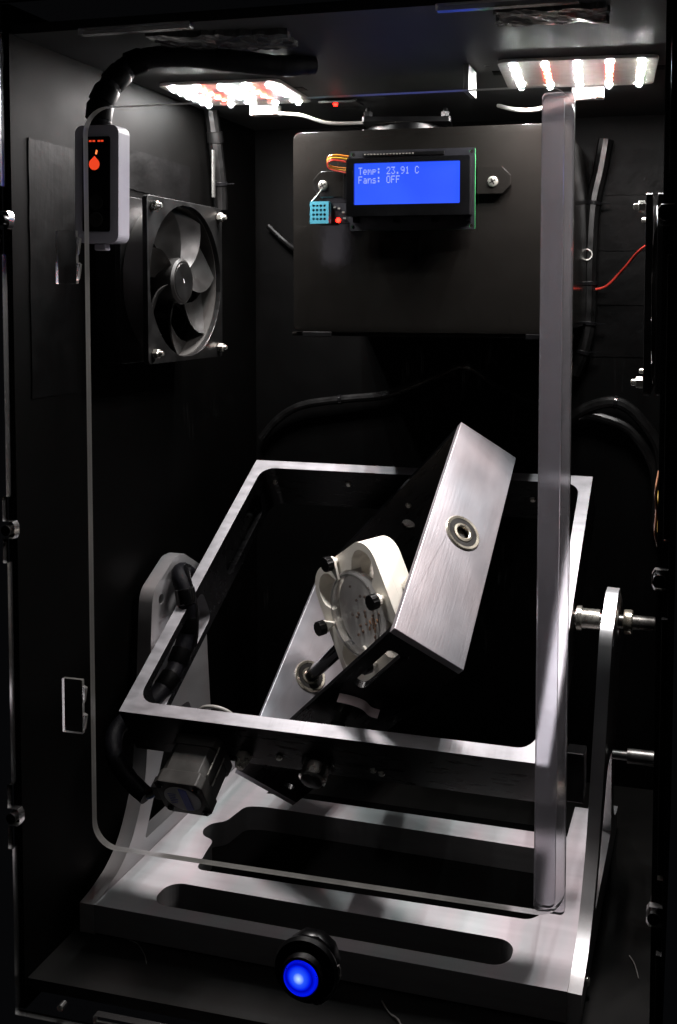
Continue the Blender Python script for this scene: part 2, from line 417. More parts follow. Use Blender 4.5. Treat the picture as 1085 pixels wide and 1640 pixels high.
# ------------------------------------------------------------------ front acrylic panel with door
TABZ = (0.5075, 0.3145, 0.130)
outl = [(0, 0), (0.4, 0)]
for zc in reversed(TABZ):
    zc2 = zc - 0.003
    outl += [(0.4, zc2 - 0.021), (0.403, zc2 - 0.021), (0.403, zc2 - 0.0055), (0.396, zc2 - 0.0055), (0.3945, zc2 - 0.003), (0.3945, zc2 + 0.003), (0.396, zc2 + 0.0055), (0.403, zc2 + 0.0055), (0.403, zc2 + 0.021), (0.4, zc2 + 0.021)]
outl += [(0.4, 0.64), (0, 0.64)]
for zc in TABZ:
    outl += [(0, zc + 0.021), (-0.003, zc + 0.021), (-0.003, zc + 0.0055), (0.004, zc + 0.0055), (0.0055, zc + 0.003), (0.0055, zc - 0.003), (0.004, zc - 0.0055), (-0.003, zc - 0.0055), (-0.003, zc - 0.021), (0, zc - 0.021)]
OP = (0.0575, 0.3505, 0.1185, 0.5735)
panel = thing('front_panel', 'clear acrylic front panel with rounded door closing the black cabinet', 'panel', T((0.2, 0, 0)))
LOC = T((-0.2, 0, 0))
holes = [rrect(*OP, 0.016, 8), circ(0.0325, 0.0098, 0.0022, 14), rrect(0.056, 0.19, 0.0035, 0.0095, 0.001, 2),
         rrect(0.055, 0.128, 0.6165, 0.6205, 0.0008, 2), rrect(0.2745, 0.352, 0.6165, 0.6205, 0.0008, 2), circ(0.1995, 0.0655, 0.0128, 20)]
o = pr('sheet', outl, holes, 0.0, 0.005, [CLEAR, EDGE], panel, LOC, 0, XZ_Y, 1)
ins = 0.0007
door = pr('door', rrect(OP[0] + ins, OP[1] - ins, OP[2] + ins, OP[3] - ins, 0.0155, 8), [], 0.0004, 0.0046, [CLEAR, EDGE], panel, LOC, 0, XZ_Y, 0)
door['label'] = 'clear rounded door sheet'
s1 = pr('wide_strip', rrect(0.3325, 0.3500, 0.1170, 0.5710, 0.003, 4), [], 0.0056, 0.0086, [STRIPM, EDGE], door, None, 0, XZ_Y, 1)
s1['label'] = 'milky vertical strip along the right door edge'
s2 = pr('narrow_strip', rrect(0.3325, 0.3440, 0.1180, 0.5705, 0.004, 4), [], 0.0092, 0.0122, [STRIPM, EDGE], door, None, 0, XZ_Y, 1)
for (z0, z1, hk) in ((0.4685, 0.5010, 1), (0.1870, 0.2215, -1)):
    h = pr('hinge_block', rrect(0.0338, 0.0480, z0, z1, 0.0006, 2), [], 0.0056, 0.0080, [CLEAR_SMALL, EDGE], panel, LOC, 0, XZ_Y, 1)
    for zz in ((z1 - 0.004), (z0 + 0.013)):
        pr('hook', [(0.0482, zz), (0.0505, zz - 0.001), (0.0490, zz - 0.010), (0.0482, zz - 0.011)], [], 0.0056, 0.0080, [CLEAR_SMALL, EDGE], h, None, 0, XZ_Y, 1)
for zc in TABZ:
    for sx, xx, dz in ((0, 0.0005, 0), (1, 0.3985, -0.003)):
        lt('bolt', [(0, 0), (0.0034, 0), (0.0034, 0.010), (0.0022, 0.0105), (0.0022, 0.022), (0, 0.022)], BLACK, panel, LOC @ T((xx, -0.002, zc + dz)) @ axis_to((0, 1, 0)), 12)

# ------------------------------------------------------------------ push button
pb = thing('push_button', 'round black push button with glowing blue lens at bottom of front panel', 'button', T((0.1995, 0, 0.0655)) @ axis_to((0, -1, 0)))
lt('bezel', [(0.0, 0.0005), (0.0196, 0.0005), (0.0200, 0.0022), (0.0188, 0.0046), (0.0130, 0.0062), (0.0124, 0.0105), (0.0110, 0.0110), (0.0106, 0.0098), (0.0, 0.0096)], BLACK, pb, None, 48)
ln = lt('lens', [(0.0105, 0.0100), (0.0102, 0.0118), (0.0088, 0.0126), (0.0078, 0.0121), (0.0074, 0.0122), (0.0050, 0.0130), (0.0025, 0.0134), (0, 0.0135)], E_BLUE, pb, None, 40)
lt('barrel', [(0.0, -0.0180), (0.0105, -0.0180), (0.0110, -0.0160), (0.0124, -0.0050), (0.0, -0.0048)], BLACK, pb, None, 32)
lt('nut', [(0.0125, -0.0056), (0.0165, -0.0056), (0.0170, -0.0070), (0.0170, -0.0120), (0.0160, -0.0135), (0.0125, -0.0135)], BLACK, pb, None, 10, True)
for sx in (-1, 1):
    bx('terminal', sx * 0.004 - 0.0012, sx * 0.004 + 0.0012, -0.0015, 0.0015, -0.0235, -0.0182, SCREW, pb)
bm = bmesh.new()
pts = []
for k in range(15):
    a = PI * (-0.08 + 0.62 * k / 14); rr = 0.0204 + random.uniform(-0.0006, 0.0010)
    pts.append((rr * math.cos(a), rr * math.sin(a), 0.0012 + random.uniform(0, 0.0006)))
tube(bm, [(x, -y, z) for x, y, z in pts], 0.0009, 6, 3, 0.5)
obj('glue_rim', bm, GLUE, pb)

# ================================================================== LED panels
def led_panel(name, label, M, wd, dp):
    t = thing(name, label, 'led panel', M, 'grow light panels under the ceiling')
    x, y = wd / 2, dp / 2
    pr('plate', rrect(-x, x, -y, y, 0.007, 5), [], 0.0, 0.0022, LEDPLATE, t, None, 0.0003)
    for sx in (-1, 1):
        bx('mounting_tab', sx * (x + 0.003) - 0.004, sx * (x + 0.003) + 0.004, -0.006, 0.006, 0.00225, 0.0027, TAPE, t)
    mesh = {}
    for kind, m in (('white', E_WHITE), ('red', E_RED)):
        b = bmesh.new()
        lathe(b, [(0.0, -0.0006), (0.0020, -0.0006), (0.0023, -0.00048)], 6)
        lathe(b, [(0.0026, -0.0003), (0.0030, 0.0)], 8)
        bmesh.ops.recalc_face_normals(b, faces=b.faces)
        for f in b.faces:
            up = f.normal.z > 0.01
            if up: f.normal_flip()
            f.material_index = 0 if max(v.co.xy.length for v in f.verts) < 0.0024 else 1
        me = bpy.data.meshes.new('led_' + kind); b.to_mesh(me); b.free(); me.materials.append(m); me.materials.append(WHITE); mesh[kind] = me
    b = bmesh.new()
    lathe(b, [(0.0, -0.0036), (0.0016, -0.0032), (0.0026, -0.0021), (0.0030, -0.0005)], 14)
    bmesh.ops.recalc_face_normals(b, faces=b.faces)
    for f in b.faces: f.smooth = True
    dome = bpy.data.meshes.new('lens'); b.to_mesh(dome); b.free(); dome.materials.append(LENSM)
    for i in range(5):
        for j in range(6):
            red = i in (1, 3) and j in (1, 2, 3, 4)
            l = bpy.data.objects.new('led', mesh['red' if red else 'white']); COL.objects.link(l); l.parent = t
            l.location = (-x * 0.80 + i * x * 0.40, -y * 0.80 + j * y * 0.32, -0.0003)
            d = bpy.data.objects.new('lens', dome); COL.objects.link(d); d.parent = l
    c = pr('connector', rrect(-0.012, 0.012, y - 0.002, y + 0.010, 0.001, 2), [], -0.0085, -0.0005, [CLEAR_SMALL, EDGE], t, T((0.006, 0, 0)), 0, None, 1)
    bx('plug', -0.008, 0.002, y + 0.001, y + 0.008, -0.0075, -0.0015, GREYP, c)
    return t
led_panel('led_panel', 'glowing led panel at the left with black cable passing above', T((0.0665, 0.2000, 0.6192)) @ RZ(0.05), 0.096, 0.084)
led_panel('led_panel', 'glowing led panel at the right above the milky door strip', T((0.3325, 0.1870, 0.6192)) @ RZ(0.08), 0.107, 0.087)

# ================================================================== stand: base plate and two uprights
MM = T((0.1819, 0.0564, 0)) @ RZ(-0.0216)
stand = thing('rotating_stage_stand', 'pale grey metal stand with slotted base plate and two flared uprights', 'stand', MM @ T((0, 0, FZ)))
D0 = T((0, 0, -FZ))
slot = rrect(-0.1262, 0.1262, 0.0125, 0.0405, 0.0120, 8)
bay = roundpoly([(-0.116, 0.060), (0.130, 0.066), (0.137, 0.074), (0.130, 0.158), (-0.108, 0.1605), (-0.1225, 0.157), (-0.1266, 0.130), (-0.1365, 0.124), (-0.1385, 0.113), (-0.134, 0.105), (-0.1225, 0.1005), (-0.1205, 0.085)], 0.006, 5)
pr('base_plate', [(-0.1622, 0), (0.1650, 0), (0.1650, 0.232), (0.1400, 0.232), (0.1400, 0.1825), (-0.1150, 0.1825), (-0.1150, 0.232), (-0.1622, 0.232)], [slot, bay], FZ + 0.0016, 0.041, [PLATE, PLATE_SHADE], stand, D0, 0.0004, None, 1)
bx('shade_sheet', -0.1618, 0.1646, 0.0010, 0.2310, FZ + 0.0003, FZ + 0.0013, SHADE_BLACK, stand, 0, D0)  # dark sheet added under the slots and bay to deepen their shade
F = [(0.0004, FZ + 0.0003)] + [(p.x, p.y) for p in spline([(0.0004, 0.0405, 0), (0.0100, 0.0418, 0), (0.0190, 0.0440, 0), (0.0346, 0.0500, 0), (0.0496, 0.0624, 0), (0.0628, 0.0845, 0), (0.0702, 0.1077, 0), (0.0768, 0.1751, 0), (0.0795, 0.2125, 0)], 5)] + [(0.0812, 0.2290), (0.0823, 0.2335), (0.0843, 0.2375), (0.0875, 0.2405), (0.1120, 0.2545), (0.1150, 0.2560), (0.1180, 0.2567)]
Rr = [(0.2450 - y, z) for y, z in reversed(F)]
prof = F + Rr
AXY, AXZ = 0.137, 0.2294
hl = roundpoly([(0.067, 0.053), (0.178, 0.053), (0.136, 0.134), (0.109, 0.134)], 0.004, 4)
for s in (-1, 1):
    x0, tk = (-0.1738, 0.0114) if s < 0 else (0.1652, 0.0086)
    DU = D0 if s < 0 else D0 @ T((0.1652, 0, 0.041)) @ RY(0.040) @ T((-0.1652, 0, -0.041))
    u = pr('upright', prof, [hl, circ(AXY, AXZ, 0.0112, 28), circ(0.0945, 0.2290, 0.0040, 16), circ(0.156, 0.2050, 0.0030, 14)], x0, x0 + tk, PILLAR, stand, DU, 0, YZ_X)
    lt('bearing', [(0.0070, -0.0035), (0.0110, -0.0035), (0.0110, 0.0035), (0.0070, 0.0035)], BRASS, u, T((x0 + tk / 2 - s * 0.0022, AXY, AXZ)) @ axis_to((1, 0, 0)), 28, True)
    lt('foot_screw', [(0, 0.0020), (0.0020, 0.0018), (0.0030, 0.0004), (0.0030, 0)], SCREW, u, T((x0 + (tk if s > 0 else 0) + s * 0.0002, 0.030, 0.030)) @ axis_to((s, 0, 0)), 14)

# ================================================================== outer frame
TH = 0.5605
OM = MM @ T((0, 0.1274, 0.2447)) @ RX(TH)
LX, LV, H, TK = 0.2996, 0.2675, 0.042, 0.0095
AW = -0.0180                                   # pivot axis below the upper rim
outer = thing('outer_gimbal_frame', 'large tilted rectangular aluminium frame pivoting between the two uprights', 'frame', OM)
cc = TK + 0.012
inn = rrect(-LX / 2 + TK, LX / 2 - TK, -LV / 2 + TK, LV / 2 - TK, 0.012, 6)      # starts at the near right corner, runs anticlockwise
inn = inn[:21] + inn[21:]
q_ = [(-LX / 2, -LV / 2), (LX / 2, -LV / 2), (LX / 2, LV / 2), (-LX / 2, LV / 2), (-LX / 2, LV / 2 - cc)]
far_left = inn[14:21]; right = inn[0:14]; near_left = inn[21:28]
q_ += list(reversed(far_left)) + list(reversed(right)) + list(reversed(near_left)) + [(-LX / 2, -LV / 2 + cc)]
ring = pr('frame_ring', q_, [], -H, 0.0, [ANOD, ALU_EDGE], outer)
rail = pr('slotted_rail', [(-LV / 2 + cc, -H), (LV / 2 - cc, -H), (LV / 2 - cc, 0.0), (-LV / 2 + cc, 0.0)], [rrect(-0.1085, -0.0150, -0.036, -0.0065, 0.007, 4), rrect(0.024, 0.105, -0.034, -0.010, 0.007, 4)], -LX / 2, -LX / 2 + TK, [ANOD, ALU_EDGE], outer, None, 0, YZ_X)
bx('pocket_floor', -LX / 2 + 0.0005, -LX / 2 + 0.004, 0.0243, 0.1047, -0.0337, -0.0103, ANOD, rail)
for o_ in (ring, rail):
    for f in o_.data.polygons:
        inside = o_ is rail and abs(f.normal.x) < 0.5 and -LV / 2 + cc + 0.0005 < f.center.y < 0.0 and f.center.z > -H + 0.001
        f.material_index = 1 if (f.normal.z > 0.9 and f.center.z > -0.0005) or inside else 0
# pivot shafts
lt('shaft', [(0, 0), (0.0055, 0), (0.0055, 0.030), (0, 0.030)], STEEL, outer, T((-0.180, 0, AW)) @ axis_to((1, 0, 0)), 20)
lt('shaft', [(0, 0), (0.0052, 0), (0.0052, 0.056), (0.0046, 0.057), (0, 0.057)], STEEL, outer, T((0.150, 0, AW)) @ axis_to((1, 0, 0)), 20)
cpl = lt('coupling', [(0.0054, 0), (0.0088, 0), (0.0088, 0.0035), (0.0072, 0.004), (0.0072, 0.0165), (0.0054, 0.0165)], SCREW, outer, T((0.1512, 0, AW)) @ axis_to((1, 0, 0)), 14, True)
lt('collar', [(0.0054, 0), (0.0085, 0), (0.0088, 0.001), (0.0088, 0.0055), (0.0080, 0.0062), (0.0054, 0.0062)], BRASS, outer, T((0.1850, 0, AW)) @ axis_to((1, 0, 0)), 24, True)
# shaft knob and washer on the near plate
kx = -0.0085
lt('washer', [(0.0075, 0), (0.0115, 0), (0.0120, 0.0006), (0.0115, 0.0012), (0.0075, 0.0012)], BLACK_GLOSS, outer, T((kx, -LV / 2 - 0.0001, -0.0310)) @ axis_to((0, -1, 0)), 28, True)
kb = lt('knob', [(0, 0.0150), (0.0050, 0.0150), (0.0072, 0.0145), (0.0076, 0.0135), (0.0076, 0.0015), (0, 0.0015)], BLACK, outer, T((kx, -LV / 2, -0.0310)) @ axis_to((0, -1, 0)), 20)
lt('clamp_band', [(0.0077, 0.003), (0.0092, 0.0035), (0.0094, 0.0125), (0.0077, 0.0135)], STEEL, kb, None, 24, True)
lt('far_cap', [(0, 0.012), (0.006, 0.012), (0.007, 0.010), (0.007, 0.0005), (0, 0.0005)], BLACK, outer, T((kx, LV / 2 - TK, -0.0276)) @ axis_to((0, -1, 0)), 20)
sc = lambda n, p, d, r=0.0024, m=SCREW: lt(n, [(0, r * 0.8), (r * 0.7, r * 0.75), (r, r * 0.3), (r, 0)], m, outer, T(p) @ axis_to(d), 12)
for x, z in ((-0.0365, -0.0300), (0.0310, -0.0300), (0.0365, -0.0325)): sc('screw', (x, -LV / 2, z), (0, -1, 0))
lt('nut', [(0, 0.010), (0.003, 0.010), (0.0055, 0.0045), (0.0060, 0), (0, 0)], SCREW, outer, T((-0.0630, -LV / 2, -0.033)) @ axis_to((0, -1, 0)), 6)
for x, z in ((-0.132, -0.016), (-0.062, -0.014), (0.030, -0.020), (0.100, -0.020)): sc('screw', (x, LV / 2 - TK, z), (0, -1, 0), 0.0026)
for y, z in ((0.075, -0.012), (0.010, -0.012), (-0.080, -0.012)): sc('screw', (LX / 2 - TK, y, z), (-1, 0, 0))

# cable sleeve threaded through the left rail
sl = thing('cable_sleeve', 'black wrapped cable threaded through the left rail of tilted frame', 'cable', OM @ T((-0.150, -0.02, 0)))
LS = [(-0.160, 0.004, -0.014), (-0.158, -0.006, 0.004), (-0.151, -0.020, 0.0135), (-0.1440, -0.031, 0.004), (-0.1430, -0.042, -0.016), (-0.1440, -0.063, -0.0280), (-0.1455, -0.084, -0.0310), (-0.1500, -0.104, -0.0300)]
sh = lambda P, o: [(p[0] - o[0], p[1] - o[1], p[2] - o[2]) for p in P]
tb('sleeve', sh(LS, (-0.150, -0.02, 0)), 0.0068, SLEEVE, sl, 12, 6, 0.03)
tb('wire', sh([(-0.157, 0.002, 0.000), (-0.148, -0.014, 0.0165), (-0.1400, -0.027, 0.008), (-0.1370, -0.036, -0.010), (-0.1370, -0.050, -0.027), (-0.141, -0.062, -0.034)], (-0.150, -0.02, 0)), 0.0022, BLACK_GLOSS, sl, 8)
for k in (3, 4, 5, 6):
    p = Vector(LS[k]) - Vector((-0.150, -0.02, 0)); d = (Vector(LS[min(k + 1, 7)]) - Vector(LS[k - 1])).normalized()
    lt('tape_wrap', [(0.0071, -0.0062), (0.0078, -0.0056), (0.0079, 0.0050), (0.0071, 0.0062)], TAPE if k != 3 else BLACK_GLOSS, sl, T(p) @ axis_to(d), 14)

# ------------------------------------------------------------------ stepper motor under the near rail
mo = thing('stepper_motor', 'small square black stepper motor with round blue and grey label', 'motor', OM @ T((-0.093, -LV / 2 - 0.0003, -0.033)) @ RX(PI / 2))
A = 0.0176
oct_ = lambda a, c: [(-a + c, -a), (a - c, -a), (a, -a + c), (a, a - c), (a - c, a), (-a + c, a), (-a, a - c), (-a, -a + c)]
pr('front_flange', oct_(A, 0.0035), [], 0.0002, 0.0080, MOTORM, mo, None, 0.0004)
pr('stator', oct_(A - 0.0006, 0.0052), [], 0.0082, 0.0275, MOTORM, mo, None, 0.0003)
cap = pr('rear_cap', oct_(A, 0.0038), [], 0.0277, 0.0372, MOTORM, mo, None, 0.0006)
lt('label_disc', [(0, 0.0004), (0.0131, 0.0004), (0.0132, 0)], LABELG, cap, T((0, 0, 0.0373)), 40)
pr('label_band', [p for p in hull([q for q in circ(0, 0, 0.0124, 40) if -0.0005 < q[0] < 0.0070])], [], 0.0006, 0.0008, LABELB, cap, T((0, 0, 0.0373)))
for k in range(6): bx('label_line', -0.0095, -0.0035 - 0.0006 * (k % 3), 0.0050 - k * 0.002, 0.0056 - k * 0.002, 0.0380, 0.0381, LABELB, cap)
for sx in (-1, 1):
    for sy in (-1, 1):
        lt('screw', [(0.0010, 0.0003), (0.0020, 0.0010), (0.0023, 0.0004), (0.0023, 0)], BLACK_GLOSS, cap, T((sx * 0.0131, sy * 0.0131, 0.0373)) @ RZ(0), 12)
for yy in (-0.006, 0.006): bx('edge_clip', A + 0.0001, A + 0.0008, yy + 0.0085, yy + 0.0095, 0.006, 0.027, SCREW, mo)
bx('connector', -A - 0.005, -A - 0.0002, -0.007, 0.007, 0.028, 0.0365, BLACK, mo, 0.0004)
# motor lead
O2 = (-0.150, -0.140, -0.030)
ml = thing('motor_cable', 'short black cable with blue wires plugging into the stepper motor', 'cable', OM @ T(O2))
tb('sleeve', sh([(-0.1505, -0.1060, -0.0302), (-0.1640, -0.1260, -0.0300), (-0.1600, -0.1440, -0.0330), (-0.1460, -0.1560, -0.0440), (-0.1290, -0.1640, -0.0500)], O2), 0.0062, SLEEVE, ml, 12, 6, 0.04)
for k, m in enumerate((BLUEW, WHITEW, RUBBER, COPPER)):
    tb('wire', sh([(-0.1300, -0.1635, -0.0495 + 0.0022 * (k - 1.5)), (-0.1230, -0.1665, -0.0420 + 0.0025 * (k - 1.5)), (-0.1158, -0.1662, -0.0360 + 0.002 * (k - 1.5))], O2), 0.0009, m, ml, 6)

# ================================================================== inner frame
PH = 0.8644
IM = OM @ T((-0.0019, -0.0040, -0.0276)) @ RY(-PH)
LU, LW, HH, TI = 0.2413, 0.2046, 0.0524, 0.0058
inner = thing('inner_gimbal_frame', 'smaller aluminium frame set diagonally inside the large tilted frame', 'frame', IM)
def bearing(parent, M):
    b = lt('bearing', [(0.0094, -0.0004), (0.0112, -0.0004), (0.0118, 0.0002), (0.0118, 0.0008), (0.0112, 0.0014), (0.0096, 0.0012)], BRASS, parent, M, 40, True)
    lt('seal', [(0.0064, 0.0002), (0.0066, 0.0009), (0.0094, 0.0009), (0.0095, 0.0002)], SEAL, b, None, 40, True)
    lt('inner_race', [(0.0042, -0.0002), (0.0042, 0.0013), (0.0048, 0.0016), (0.0062, 0.0014), (0.0063, -0.0002)], BRASS, b, None, 32, True)
    return b
for s in (-1, 1):
    p = pr('side_plate', [(-LW / 2, -HH / 2), (LW / 2, -HH / 2), (LW / 2, HH / 2), (-LW / 2, HH / 2)], [circ(0, 0, 0.0095, 32)], s * LU / 2 - (TI if s > 0 else 0), s * LU / 2 + (0 if s > 0 else TI), ALU, inner, None, 0.0004, YZ_X)
    bearing(p, T((s * LU / 2 - (0.0003 if s > 0 else 0), 0, 0)) @ axis_to((s, 0, 0)) @ Matrix.Scale(1.18, 4))
    bearing(p, T((s * (LU / 2 - TI), 0, 0)) @ axis_to((-s, 0, 0)) @ Matrix.Scale(1.18, 4))
xi = LU / 2 - TI - 0.0001
nslot = [rrect(0.050, 0.101, 0.0085, 0.0175, 0.0042, 5), rrect(-0.103, -0.0955, -0.0155, -0.008, 0.003, 4), circ(0, 0, 0.0060, 20)]
pr('near_plate', [(-xi, -HH / 2), (xi, -HH / 2), (xi, HH / 2), (-xi, HH / 2)], nslot, -LW / 2 + 0.0001, -LW / 2 + TI, ANOD, inner, None, 0.0004, XZ_Y)
pr('far_plate', [(-xi, -HH / 2), (xi, -HH / 2), (xi, HH / 2), (-xi, HH / 2)], [circ(0, 0, 0.0060, 20)], LW / 2 - TI, LW / 2 - 0.0001, ANOD, inner, None, 0.0004, XZ_Y)
lt('pivot_shaft', [(0, 0), (0.0055, 0), (0.0055, 0.030), (0, 0.030)], STEEL, inner, T((0, -LW / 2 + 0.004, 0)) @ axis_to((0, -1, 0)), 18)
lt('pivot_shaft', [(0, 0), (0.0055, 0), (0.0055, 0.026), (0, 0.026)], STEEL, inner, T((0, LW / 2 - 0.004, 0)) @ axis_to((0, 1, 0)), 18)
lt('standoff', [(0, 0.014), (0.0032, 0.014), (0.0036, 0.013), (0.0036, 0.0), (0, 0)], BRASS, inner, T((0.075, LW / 2 - TI, 0.006)) @ axis_to((0, -1, 0)), 14)
for x in (-0.06, 0.02): lt('screw', [(0, 0.002), (0.0018, 0.0018), (0.0026, 0.0006), (0.0026, 0)], SCREW, inner, T((x, LW / 2 - TI, 0.012)) @ axis_to((0, -1, 0)), 12)

# pink tag stuck on the near plate
bm = bmesh.new(); vs = []
for k, (x, _, z) in enumerate(spline([(0.0344, 0, 0.0178), (0.0390, 0, 0.0100), (0.0414, 0, 0.0018), (0.0392, 0, -0.0050), (0.0412, 0, -0.0105)], 5)):
    vs.append([bm.verts.new((x + d * 0.6, -LW / 2 - 0.0004 - e * 0.0068, z + d * 0.6)) for e, d in ((0, 0), (1, 0), (1, 0.0006), (0, 0.0006))])
for a, b in zip(vs, vs[1:]):
    for k in range(4): bm.faces.new((a[k], a[(k + 1) % 4], b[(k + 1) % 4], b[k]))
bm.faces.new(vs[0]); bm.faces.new(vs[-1][::-1])
tg = obj('paper_tag', bm, PINK); tg.matrix_world = IM
tag(tg, 'short curled pink paper tag on dark near side of diagonal frame', 'tag')

# ------------------------------------------------------------------ sample stage
n_w = Vector((-0.590, -0.805, -0.070)); a_w = Vector((0.14665, -0.21571, 0.96538))
R3 = IM.to_3x3()
ax = R3 @ Vector((1, 0, 0))
n_w.normalize(); a_w = (a_w - n_w * a_w.dot(n_w)).normalized()
SMx = Matrix.Identity(4)
for i in range(3): SMx[i][1] = a_w[i]; SMx[i][2] = n_w[i]
# local x = right as seen from the front is -(n x a); keep right handed: x = a x n
xr = a_w.cross(n_w)
for i in range(3): SMx[i][0] = xr[i]
ctr = IM @ Vector((0.0, -0.0038, 0.0100)) + Vector((-0.0058, -0.0015, -0.0030))
SMx = T(ctr) @ SMx @ Matrix.Scale(1.12, 4)
stage = thing('sample_holder', 'white clover shaped holder on the shaft of the diagonal frame', 'holder', SMx)
RL = 0.0345
outl2 = hull([q for cx, cy in ((RL, 0), (-RL, 0), (0, RL), (0, -RL)) for q in circ(cx, cy, 0.0180, 40)])
lobes = ((RL, 0), (0, RL), (-RL, 0), (0, -RL))
pr('body', outl2, [circ(cx, cy, 0.0128, 28) for cx, cy in lobes], -0.0215, -0.0076, WHITE, stage, None, 0.0005)
rim_hole = []
for k in range(96):
    a = 2 * PI * k / 96; da = (a + PI / 4) % (PI / 2) - PI / 4; rr = 0.0304; q = 0.0128 ** 2 - (RL * math.sin(da)) ** 2
    if q > 0: rr = max(rr, RL * math.cos(da) + math.sqrt(q))
    rim_hole.append((rr * math.cos(a), rr * math.sin(a)))
pr('rim', outl2, [rim_hole], -0.0076, 0.0, WHITE, stage)
SI = SMx.inverted() @ IM @ axis_to((1, 0, 0))
lt('shaft', [(0, -LU / 2 + 0.001), (0.0044, -LU / 2 + 0.001), (0.0044, -0.030), (0, -0.030)], STEEL, stage, SI, 20)
lt('shaft', [(0, 0.030), (0.0044, 0.030), (0.0044, LU / 2 - 0.003), (0, LU / 2 - 0.003)], STEEL, stage, SI, 20)
lt('shaft_sleeve', [(0.0045, -LU / 2 + TI + 0.001), (0.0058, -LU / 2 + TI + 0.001), (0.0058, -0.034), (0.0045, -0.034)], BLACK_GLOSS, stage, SI, 20, True)
for k, (cx, cy) in enumerate(((-0.0290, 0.0260), (0.0245, 0.0240), (-0.0300, -0.0250), (0.0245, -0.0245))):
    ang = math.atan2(-cy, -cx)
    c = pr('clip', [(0.0045 * math.cos(q), 0.0045 * math.sin(q)) for q in [PI / 2 + PI * j / 8 for j in range(9)]] + [(0.0130, -0.0007), (0.0130, 0.0007)], [], 0.0030, 0.0050, WHITE, stage, T((cx, cy, 0)) @ RZ(ang), 0.0003)
    lt('post', [(0, 0.0002), (0.0028, 0.0002), (0.0028, 0.0029), (0, 0.0029)], WHITE, c, None, 14)
    bm = bmesh.new(); kn = []
    for j in range(24):
        a = 2 * PI * j / 24; r = 0.0050 * (1 + (0.06 if j % 2 else -0.03)); kn.append((r * math.cos(a), r * math.sin(a)))
    prism(bm, kn, [], 0.0052, 0.0105); obj('thumb_knob', bm, BLACK, c, None, 0.0004)

dish = thing('petri_dish', 'round clear petri dish with brown seeds clipped to white holder', 'petri dish', SMx @ T((0, 0, -0.0073)))
lt('base', [(0, 0), (0.0278, 0), (0.0282, 0.0006), (0.0282, 0.0085), (0.0274, 0.0085), (0.0274, 0.0010), (0, 0.0010)], DISH, dish, None, 48)
lt('lid', [(0.0294, 0.0030), (0.0298, 0.0030), (0.0298, 0.0094), (0.0292, 0.0098), (0, 0.0098), (0, 0.0092), (0.0288, 0.0092), (0.0291, 0.0088)], DISH, dish, None, 48)
lt('lid_rim', [(0.0272, 0.00985), (0.0276, 0.0101), (0.0280, 0.0101), (0.0284, 0.00985)], EDGE, dish, None, 48, True)
lt('agar', [(0, 0.0014), (0.0271, 0.0014), (0.0271, 0.0034), (0, 0.0032)], AGAR, dish, None, 40)
sm = {}
for kind, m, L_, W_ in (('seed', SEED, 0.0014, 0.0011), ('sprout', SPROUT, 0.0018, 0.0009)):
    b = bmesh.new(); lathe(b, [(0, -L_), (W_ * 0.7, -L_ * 0.6), (W_, 0), (W_ * 0.75, L_ * 0.6), (0, L_)], 8)
    bmesh.ops.recalc_face_normals(b, faces=b.faces)
    for f in b.faces: f.smooth = True
    me = bpy.data.meshes.new(kind); b.to_mesh(me); b.free(); me.materials.append(m); sm[kind] = me
rg = [(0.004, 0.0205), (-0.004, 0.0105), (0.001, 0.0125), (-0.0075, 0.0055), (0.0055, 0.011), (0.003, 0.002), (-0.0035, -0.003), (-0.0045, -0.006), (0.0, -0.0105), (-0.010, -0.007), (0.006, -0.006), (-0.001, -0.018), (0.0035, -0.013), (0.012, 0.004), (0.0145, -0.004), (0.017, -0.010), (-0.016, 0.012), (0.018, 0.008)]
def seed_at(kind, x, y):
    l = bpy.data.objects.new(kind, sm[kind]); COL.objects.link(l); l.parent = dish
    l.location = (x, y, 0.0035); l.rotation_euler = (PI / 2, random.uniform(-0.3, 0.3), random.uniform(0, PI)); l.scale = (1, 1, random.uniform(0.8, 1.3))
for x, y in rg: seed_at('seed', x, y)
for k in range(14): seed_at('sprout', 0.0125 + random.gauss(0, 0.0028), -0.002 + random.gauss(0, 0.006))

